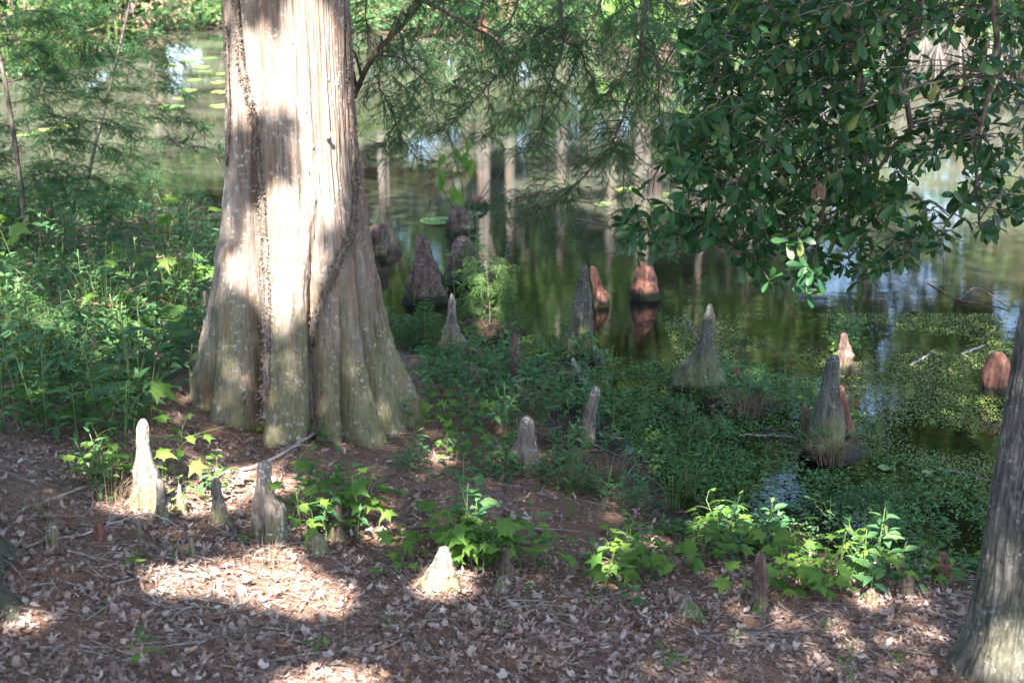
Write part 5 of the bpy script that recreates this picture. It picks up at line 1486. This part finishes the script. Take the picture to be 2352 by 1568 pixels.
cover('ground_cover', [(960, 800), (1330, 830), (1400, 950), (1470, 1110), (1520, 1180), (1250, 1120), (1020, 1010), (960, 930)], 3200, (.018, .046), M_OVATE, 'low green leaves on the bank among the knees', L_OVATE[:2], (0, .07), thr=.1, seed=4)
cover('shore_weeds', [(880, 690), (1000, 760), (1350, 790), (1400, 860), (1100, 830), (940, 820), (880, 760)], 2600, (.012, .026), M_WEED, 'tiny bright weeds along the shore behind the knees', L_OVATE[:2], (0, .05), thr=-.1, seed=6)
cover('floating_weeds', [(1380, 880), (1500, 800), (1700, 820), (1880, 900), (2060, 1000), (2200, 1060), (2352, 1130), (2352, 1320), (2000, 1275), (1700, 1245), (1560, 1195), (1470, 1110)], 25000, (.009, .022), M_WEED, 'mat of small floating weeds filling the shallows', L_OVATE[:2], (.0, .022), thr=-.06, sc=2.0, seed=7)
cover('taller_weeds', [(1400, 880), (1560, 850), (1850, 930), (2100, 1050), (2300, 1130), (2300, 1300), (1700, 1240), (1480, 1110)], 2600, (.018, .036), M_OVATE, 'leafier weeds standing out of the floating mat', L_OVATE[:2] + L_LANCE[:1], (.01, .07), thr=.15, sc=1.8, seed=17)
cover('muddy_edge_weeds', [(1500, 1190), (1700, 1225), (2000, 1250), (2330, 1290), (2330, 1345), (2000, 1300), (1700, 1270), (1520, 1230)], 3000, (.012, .03), M_WEED, 'small weeds along the muddy water edge', L_OVATE[:2], (0, .06), thr=-.1, seed=8)
cover('duckweed', [(1500, 700), (2352, 690), (2352, 1150), (2000, 1040), (1800, 900), (1560, 830)], 20000, (.008, .017), M_DUCK, 'scatter of yellow-green duckweed drifting on the open water', [rhomb], (.003, .005), thr=.0, sc=1.6, flat=.05, seed=9)
cover('far_duckweed', [(0, 260), (500, 200), (900, 200), (2300, 260), (2352, 520), (1500, 600), (900, 480), (300, 450)], 9000, (.010, .022), M_DUCK, 'thin scatter of duckweed on the far water', [rhomb], (.003, .005), thr=.1, sc=.8, flat=.05, seed=10)

# ---------------------------------------------------------------- lily pads
def pad(x, y, r, label):
    p = at_z(x, y, .006)
    a = np.linspace(.22, 2 * math.pi - .22, 22)
    V = [(0, 0, 0)] + [(r * math.cos(t), r * math.sin(t), .006 + .004 * math.sin(3 * t + x)) for t in a]
    T = [(0, k, k + 1) for k in range(1, 22)]
    g = Geo(); g.add(V, T)
    me = g.mesh('lily_pad'); me.materials.append(M_PAD)
    o = link('lily_pad', me, None, p); o.rotation_euler = (0, 0, (x * 1.7) % 6.28)
    tag(o, label, 'lily pad', 'floating lily pads')
fl = 'flat pale green pad floating on the far water left of the trunk'
for x, y, r in [(462, 155, .16), (430, 208, .15), (505, 212, .13), (395, 246, .17), (512, 244, .18), (470, 165, .12), (445, 185, .14), (500, 190, .12), (100, 300, .16), (150, 292, .15), (60, 310, .15), (410, 228, .1), (515, 170, .14), (480, 135, .16), (430, 140, .15), (390, 150, .14)]:
    pad(x, y, r, fl)
for x, y, r, lb in [(1005, 508, .16, 'bright pad floating left of the stump that sprouts stems'), (1085, 492, .10, 'small pad right of the sprouting stump'), (1440, 437, .13, 'pad floating left of the wooden post'), (1525, 448, .11, 'pad floating right of the wooden post'), (1385, 470, .09, 'small pad below the hanging twigs'), (830, 510, .12, 'pad beside the right flank of the trunk'), (2030, 1075, .035, 'little pale floating leaf right of the hummock'), (2130, 1085, .03, 'tiny pale floating leaf in the green water'), (1445, 520, .1, 'pad right of the floating sticks')]:
    pad(x, y, r, lb)

# fine dead twigs tangled over the bank
g = Geo()
qt = np.random.default_rng(77)
n = 0
while n < 520:
    x, y = qt.uniform(60, 2250), qt.uniform(800, 1540)
    if y < 1000 and x < 900: continue
    if y < 1230 and x > 1480: continue
    p = at(x, y)
    if p[2] < .02: continue
    L_, a_ = qt.uniform(.06, .32), qt.uniform(0, 6.28)
    d_ = np.array([math.cos(a_), math.sin(a_), 0]) * L_
    mid = p + d_ * .5 + [qt.normal(0, .02), qt.normal(0, .02), 0]; end = p + d_
    pts = [p, mid, end]
    pts = [np.array([q_[0], q_[1], float(ground_z(q_[0], q_[1])) + .006 + qt.uniform(0, .02)]) for q_ in pts]
    g.tube(smooth_path(pts, 5), np.linspace(qt.uniform(.0015, .004), .0008, 5), 4, cap=False); n += 1
tag(g.build('twig_litter', M_STICK), 'fine dead twigs tangled over the bank', 'twig litter', kind='stuff')

# ================================================================ LEAF LITTER
def litter_points(n, ylo, yhi, seed, zmin=.03):
    q = np.random.default_rng(seed)
    Y = ylo + (yhi - ylo) * q.uniform(0, 1, n * 3) ** 1.1; X = q.uniform(-1, 1, n * 3) * (Y * .40 + .25)
    Zg = ground_z(X, Y)
    m = (Zg > zmin) & (pond_sd(X, Y) > .08) & (np.hypot(X - TX, Y - TY) > .5)
    i = np.nonzero(m)[0][:n]
    return np.stack([X, Y, Zg], 1)[i], q
g = Geo()
P, q = litter_points(56000, 3.3, 7.0, 21)
keep = q.uniform(0, 1, len(P)) < np.interp(P[:, 1], [3.3, 5.2, 6.2, 7.0], [1, 1, .35, .2]) * np.clip(.75 + .9 * fbm(P[:, 0] * 2.5, P[:, 1] * 2.5, 9., 3), .25, 1); P = P[keep]
k = len(P); part = q.integers(0, 6, k)
D = q.normal(size=(k, 3)); D[:, 2] *= .3
N = q.normal(0, .45, (k, 3)) + [0, 0, 1.0]; N[:, 2] *= np.where(q.uniform(0, 1, k) < .4, -1, 1)
S = (.012 + .042 * q.uniform(0, 1, k) ** 1.7)
for j in range(6):
    s = part == j
    g.stamp(L_DRY[j], frames(D[s], N[s], S[s]), P[s] + np.stack([0 * S[s], 0 * S[s], q.uniform(.0, .016, s.sum())], 1))
tag(g.build('leaf_litter', M_LITTER), 'brown and grey dead leaves carpeting the bank', 'leaf litter', kind='stuff')
g = Geo()
P, q = litter_points(62000, 3.4, 8.6, 22)
k = len(P)
ned = (np.array([(-.015, -.5, 0), (.015, -.5, 0), (.0, .5, .03)]), np.array([(0, 1, 2)]))
D = q.normal(size=(k, 3)); D[:, 2] *= .12
g.stamp(ned, frames(D, q.normal(0, .3, (k, 3)) + [0, 0, 1], q.uniform(.02, .10, k)), P + np.stack([0 * P[:, 0], 0 * P[:, 0], q.uniform(.002, .026, k)], 1))
tag(g.build('needle_litter', M_NEEDLELIT), 'reddish dry needles and straw strewn over the bank', 'leaf litter', kind='stuff')
DM = []
for t in L_DRY[:4:1][:3]:
    me = make_mesh('fallen_leaf', *t); me.materials.append(M_LITTER); DM.append(me)
LZ = [(100, 1330, 'near the left root'), (560, 1340, 'in the sunny patch'), (150, 1500, 'in the lower left corner'), (330, 1200, 'below the sunlit tall knee'), (620, 1200, 'round the shouldered knee'), (800, 1300, 'before the round knob'), (1000, 1400, 'below the fin-shaped knee'), (1200, 1520, 'at the lower middle edge'), (1400, 1420, 'below the middle seedlings'), (1600, 1430, 'round the squat grey knee'), (1850, 1480, 'along the long thin twig'), (2100, 1450, 'before the right tree'), (700, 1500, 'below the sunny patch'), (1000, 1150, 'between trunk and fin-shaped knee'), (1250, 1180, 'round the dead grass'), (2150, 1560, 'at the foot of the right tree')]
P, q = litter_points(900, 3.5, 6.6, 23)
v = to_px(P); ok = (v[:, 0] > 0) & (v[:, 0] < 2352) & (v[:, 1] < 1568)
for j, p in enumerate(P[ok][:210]):
    o = link('fallen_leaf', DM[j % 3], None, p + [0, 0, .018])
    s = q.uniform(.045, .07)
    o.scale = (s, s, s); o.rotation_euler = (q.normal(0, .35), q.normal(0, .35) + (math.pi if j % 5 == 0 else 0), q.uniform(0, 6.28))
    vx, vy = to_px(p)[0, :2]
    zone = min(LZ, key=lambda z_: (z_[0] - vx) ** 2 + (z_[1] - vy) ** 2)[2]
    tag(o, 'larger curled dry leaf on the litter ' + zone, 'leaf', 'larger fallen leaves on the litter')
M_BARKCHIP = bark_mat('orange_bark_chip', [(.35, (.15, .06, .035)), (.5, (.27, .125, .075)), (.65, (.36, .20, .13))], (40, 40, 40), .5, .004)
for q_, (x, y, l, a, lb) in enumerate([(242, 1372, .075, 2.0, 'orange-brown bark strip on the litter at the lower left'), (150, 1195, .09, .3, 'curled rust-coloured bark strip beside the stubby greenish knee'), (418, 1210, .06, 1.2, 'pinkish bark chip below the whitish knees'), (480, 1425, .10, .1, 'long brown bark strip below the sunny patch'), (415, 1268, .09, .2, 'brown bark strip at the top of the sunny patch'),
                                        (1165, 1108, .05, 2.4, 'orange bark chip left of the dead grass'), (1030, 1075, .05, .7, 'tan bark chip right of the trunk'), (1195, 1465, .06, .1, 'pale curled bark piece in the middle foreground'), (650, 1490, .06, .4, 'tan bark chip below the sunny patch'), (1560, 1180, .045, .2, 'pink bark chip on the mud'), (1685, 1185, .06, .1, 'pale bark strip lying on the mud edge'), (310, 1425, .08, .6, 'pale bark sliver on the shaded litter'), (1245, 1215, .06, .3, 'brown bark strip behind the middle seedlings'), (960, 1340, .05, .2, 'rust bark chip left of the fin-shaped knee')]):
    p = at(x, y); g = Geo()
    u = np.linspace(-1, 1, 7); V = []
    for k_ in range(9):
        t = k_ / 8; ww = l * .17 * (1 - .5 * abs(t - .4))
        for s in u: V.append(((t - .5) * l, s * ww, .011 + ww * .7 * (1 - s * s) * (-1 if q_ % 2 else 1) + ww * .3 + .004 * math.sin(t * 5 + q_)))
    T = []
    for i_ in range(8):
        for j_ in range(6):
            a0 = i_ * 7 + j_; T += [(a0, a0 + 1, a0 + 8), (a0, a0 + 8, a0 + 7)]
    g.add(V, T); me = g.mesh('bark_strip'); me.materials.append(M_BARKCHIP)
    o = link('bark_strip', me, None, p); o.rotation_euler = (rng.normal(0, .15), rng.normal(0, .15), a)
    tag(o, lb, 'bark', 'loose bark on the litter')

# ================================================================ FAR BANK PLANTS
qf = np.random.default_rng(9)
FARH = [Proto('bushy', .5, 500 + k) for k in range(2)] + [Proto('lance', .7, 510 + k) for k in range(2)] + [Proto('gum', .6, 520 + k) for k in range(2)]
cnt = 0
far_y = lambda x: np.interp(x, [p[0] for p in _far], [p[1] for p in _far])
for k in range(300):
    x = qf.uniform(-14, 12); y = float(far_y(x)) + abs(qf.normal(.1, 1.3))
    v = to_px([x, y, .3])[0]
    if v[0] < -150 or v[0] > 2500: continue
    z = max(float(ground_z(x, y)), 0)
    FARH[int(qf.integers(0, 6))].place('bank_plant', (x, y, z), qf.uniform(1.3, 3.0), qf.uniform(0, 6.28), 'leafy green plant growing on the far bank ' + ('at the upper left' if v[0] < 500 else 'behind the hanging cypress branches' if v[0] < 1550 else 'behind the oak limb'), 'plants along the far bank', 'plant', False)
for k in range(34):
    x = qf.uniform(-13, 11); y = float(far_y(x)) + qf.uniform(-.15, .5)
    z = max(float(ground_z(x, y)), 0)
    tuft(0, 0, 26, qf.uniform(.5, .9), .5, 'grass tuft overhanging the far waterline', name='bank_grass_tuft', wide=.006, bend=.8, group='grass along the far bank', cat='grass', p=np.array([x, y, z]))
for x, y, lb, hd in [(40, 165, 'sunlit pale reed clump with tan seed heads at the upper left', 10), (110, 160, 'sunlit reeds bending over the water at the upper left', 8), (170, 150, 'paler reeds right of the bending reeds', 5)]:
    tuft(x, y, 40, 1.1, .6, lb, heads=hd, wide=.008, bend=.7, name='reed_clump', cat='reed')
# understorey shrubs on the far bank (mirrored as the green band) with dense small leaves
def far_shrub(x, y, h, w, label):
    z = max(float(ground_z(x, y)), 0)
    root = tag(empty('bank_shrub', (x, y, z)), label, 'shrub', 'shrubs along the far bank')
    g = Geo()
    for s in range(5):
        a = s * 1.26; g.tube(smooth_path([(x, y, z - .1), (x + .15 * math.cos(a) * w, y + .15 * math.sin(a) * w, z + h * .4), (x + .4 * math.cos(a) * w, y + .4 * math.sin(a) * w, z + h * .85)], 6), np.linspace(.03, .008, 6), 5)
    g.build('stem', M_LIMB, root, (x, y, z))['kind'] = 'stuff'
    cl = [(x + qf.normal(0, .38) * w, y + qf.normal(0, .3) * w, z + h * qf.uniform(.15, 1), qf.uniform(.35, .6)) for k in range(12)]
    crown(root, (x, y, z), cl, 200, .17, M_FARLEAF)
for k in range(26):
    x = -15 + 28 * k / 25 + qf.normal(0, .3)
    far_shrub(x, float(far_y(x)) + qf.uniform(1.6, 4.0), qf.uniform(1.2, 2.4), 1.5, 'dense leafy shrub behind the far waterline')
for k in range(12):
    x = -11.5 + 6.5 * k / 11
    far_shrub(x, float(far_y(x)) + qf.uniform(2.5, 5.0), qf.uniform(2.0, 3.4), 1.7, 'tall leafy shrub on the far bank at the left')
# palmetto with hanging dead fronds at the upper right
def palmetto(px, py, label, n_dead, n_green, sc):
    p = at(px, py); root = tag(empty('palmetto', p), label, 'palm', 'palmettos on the far bank')
    g = Geo(); g.tube([p + [0, 0, -.2], p + [0, .05, .5 * sc], p + [0, .1, 1.0 * sc]], [.10 * sc, .11 * sc, .10 * sc], 10); g.build('trunk', M_TWIG, root, p)
    c = p + np.array([0, .08, 1.0 * sc])
    for k in range(n_dead + n_green):
        dead = k < n_dead; a = qf.uniform(math.pi * .9, math.pi * 2.1) if dead else qf.uniform(0, 6.28)
        d = np.array([math.cos(a), math.sin(a), -.55 if dead else .5]); d /= np.linalg.norm(d)
        e = c + d * qf.uniform(.5, .8) * sc
        g = Geo(); g.tube(smooth_path([c, (c + e) / 2 + [0, 0, .1], e], 6), .012 * sc, 5, cap=False)
        m = 26; side = np.cross(d, [0, 0, 1.0]); up = np.cross(side, d)
        an = np.linspace(-1.15, 1.15, m)
        D = d * np.cos(an)[:, None] + side * np.sin(an)[:, None] + qf.normal(0, .07, (m, 3))
        if dead: D[:, 2] -= .9
        g.stamp(blade(.022 if dead else .045, ((0, .6), (.3, 1.), (.6, .8)), .5, .35 if dead else .15), frames(D, np.tile(up, (m, 1)), qf.uniform(.6, .85, m) * sc), np.repeat(e[None], m, 0), 0)
        o = g.build('dead_frond' if dead else 'frond', M_DEADFROND if dead else M_FERN, root, p)
M_DEADFROND = leaf_mat('dead_palm_frond', [(0, (.035, .03, .025)), (.5, (.075, .065, .056)), (1, (.15, .135, .12))], .15, .7, .2, (.3, .22, .15))
palmetto(2230, 205, 'palmetto on the far bank trailing grey dead fronds into the water', 8, 6, 1.15)
palmetto(2080, 185, 'palmetto with dead fronds half hidden behind the oak limb', 6, 6, 1.0)
palmetto(1850, 190, 'small palmetto behind the oak leaves', 5, 5, .8)
palmetto(2380, 215, 'palmetto at the far right edge of the bank', 7, 5, 1.1)
# bright broad-leaved plant on the far bank
p = at(1455, 85); root = tag(empty('broad_leaf_plant', p), 'bright green plant with very broad leaves on the far bank', 'plant')
big = blade(.62, ((0, .5), (.12, .95), (.4, 1.0), (.7, .6), (.9, .2)), .25, .5)
for k in range(7):
    a = k * .9; e = p + np.array([math.cos(a) * .35, math.sin(a) * .3 - .1, .55 + .12 * (k % 3)])
    g = Geo(); g.tube(smooth_path([p, (p + e) / 2 + [0, 0, .12], e], 6), .012, 5, cap=False, mi=1)
    g.stamp(big, frames([[math.cos(a), math.sin(a) - .4, -.5]], [[0, -.6, 1]], np.array([.62])), [e])
    g.build('leaf', [M_GUM, M_STEM], root, p)
# stems sprouting from the stump in the water
p = at(1060, 535); root = tag(empty('sprouting_shrub', p + [0, 0, .05]), 'thin bare stems with few hanging leaves sprouting from the dark stump', 'shrub')
for pts in ([(1060, 500), (1040, 430), (1020, 380), (985, 330)], [(1065, 500), (1062, 440), (1050, 390), (1060, 340)], [(1075, 500), (1085, 440), (1070, 380), (1045, 300)], [(1080, 500), (1130, 440), (1170, 380), (1225, 300)], [(1050, 505), (1010, 440), (1000, 470), (985, 520)], [(1085, 505), (1110, 450), (1130, 420)]):
    P = smooth_path([at_y(x, y, p[1] + .05) for x, y in pts], 14); P[0] = p + [rng.normal(0, .06), 0, .02]
    g = Geo(); g.tube(P, np.linspace(.006, .002, 14), 5); g.build('stem', M_TWIG, root, p)
for x, y in ((1072, 380), (1078, 350), (1085, 395), (1045, 370), (1022, 385), (1012, 430), (1018, 420), (1050, 470), (1042, 455)):
    g = Geo(); g.stamp(L_OVATE[1], frames([[rng.normal(0, .3), -.2, -1]], [[rng.normal(0, .5), -1, .2]], np.array([rng.uniform(.13, .20)])), [at_y(x, y - 18, p[1] + .05)])
    g.build('leaf', M_GUM, root, p)
# pale forked shoot left of the trunk
p = at(528, 470); root = tag(empty('bare_shoot', p), 'pale grey forked shoot in the water left of the trunk', 'shoot')
for pts in ([(528, 470), (512, 400), (486, 345)], [(486, 345), (472, 338), (469, 300)], [(486, 345), (500, 325), (530, 296)], [(472, 338), (440, 335), (405, 328)]):
    g = Geo(); g.tube(smooth_path([at_y(x, y, p[1]) for x, y in pts], 8), np.linspace(.008, .004, 8), 5); g.build('stem', M_STICK, root, p)
for x, y in ((470, 290), (462, 296), (478, 296), (440, 320), (420, 330), (510, 350), (515, 365)):
    g = Geo(); m = 5
    g.stamp(L_LANCE[0], frames(rand_dir(m) + [0, 0, .3], rand_dir(m), rng.uniform(.07, .12, m)), np.repeat(at_y(x, y, p[1])[None], m, 0)); g.build('leaf_tuft', M_OVATE, root, p)
# green pine spray lying at the mud edge
g = Geo(); p = at(1965, 1165)
m = 420; base = p + np.stack([rng.uniform(-.16, .16, m), rng.normal(0, .02, m), rng.uniform(.03, .08, m)], 1)
D = np.stack([rng.normal(0, .5, m), -.3 + rng.normal(0, .3, m), -.55 + rng.normal(0, .25, m)], 1)
g.stamp((np.array([(-.006, 0, 0), (.006, 0, 0), (0, 1, -.15)]), np.array([(0, 1, 2)])), frames(D, rand_dir(m), rng.uniform(.08, .15, m)), base)
g.tube(smooth_path([p + [-.18, 0, .05], p + [0, .01, .09], p + [.18, 0, .04]], 8), .004, 5)
tag(g.build('pine_spray', M_NEEDLE), 'fallen green pine spray draped over the mud edge weeds', 'pine spray')

# low green growth on the far bank
X = qf.uniform(-16, 14, 52000); Y = far_y(X) + np.abs(qf.normal(.2, 2.2, 52000)); m = fbm(X * .9, Y * .9, 2.2, 3) > -.6
X, Y = X[m], Y[m]; k = len(X)
g = Geo(); g.stamp(L_OVATE[1], frames(qf.normal(size=(k, 3)) * [1, 1, .3], qf.normal(0, .5, (k, 3)) + [0, -.3, 1], qf.uniform(.05, .14, k)), np.stack([X, Y, np.maximum(ground_z(X, Y), 0) + qf.uniform(0, .18, k)], 1))
tag(g.build('bank_ground_cover', M_UNDER), 'low green growth covering the far bank', 'ground cover', kind='stuff')
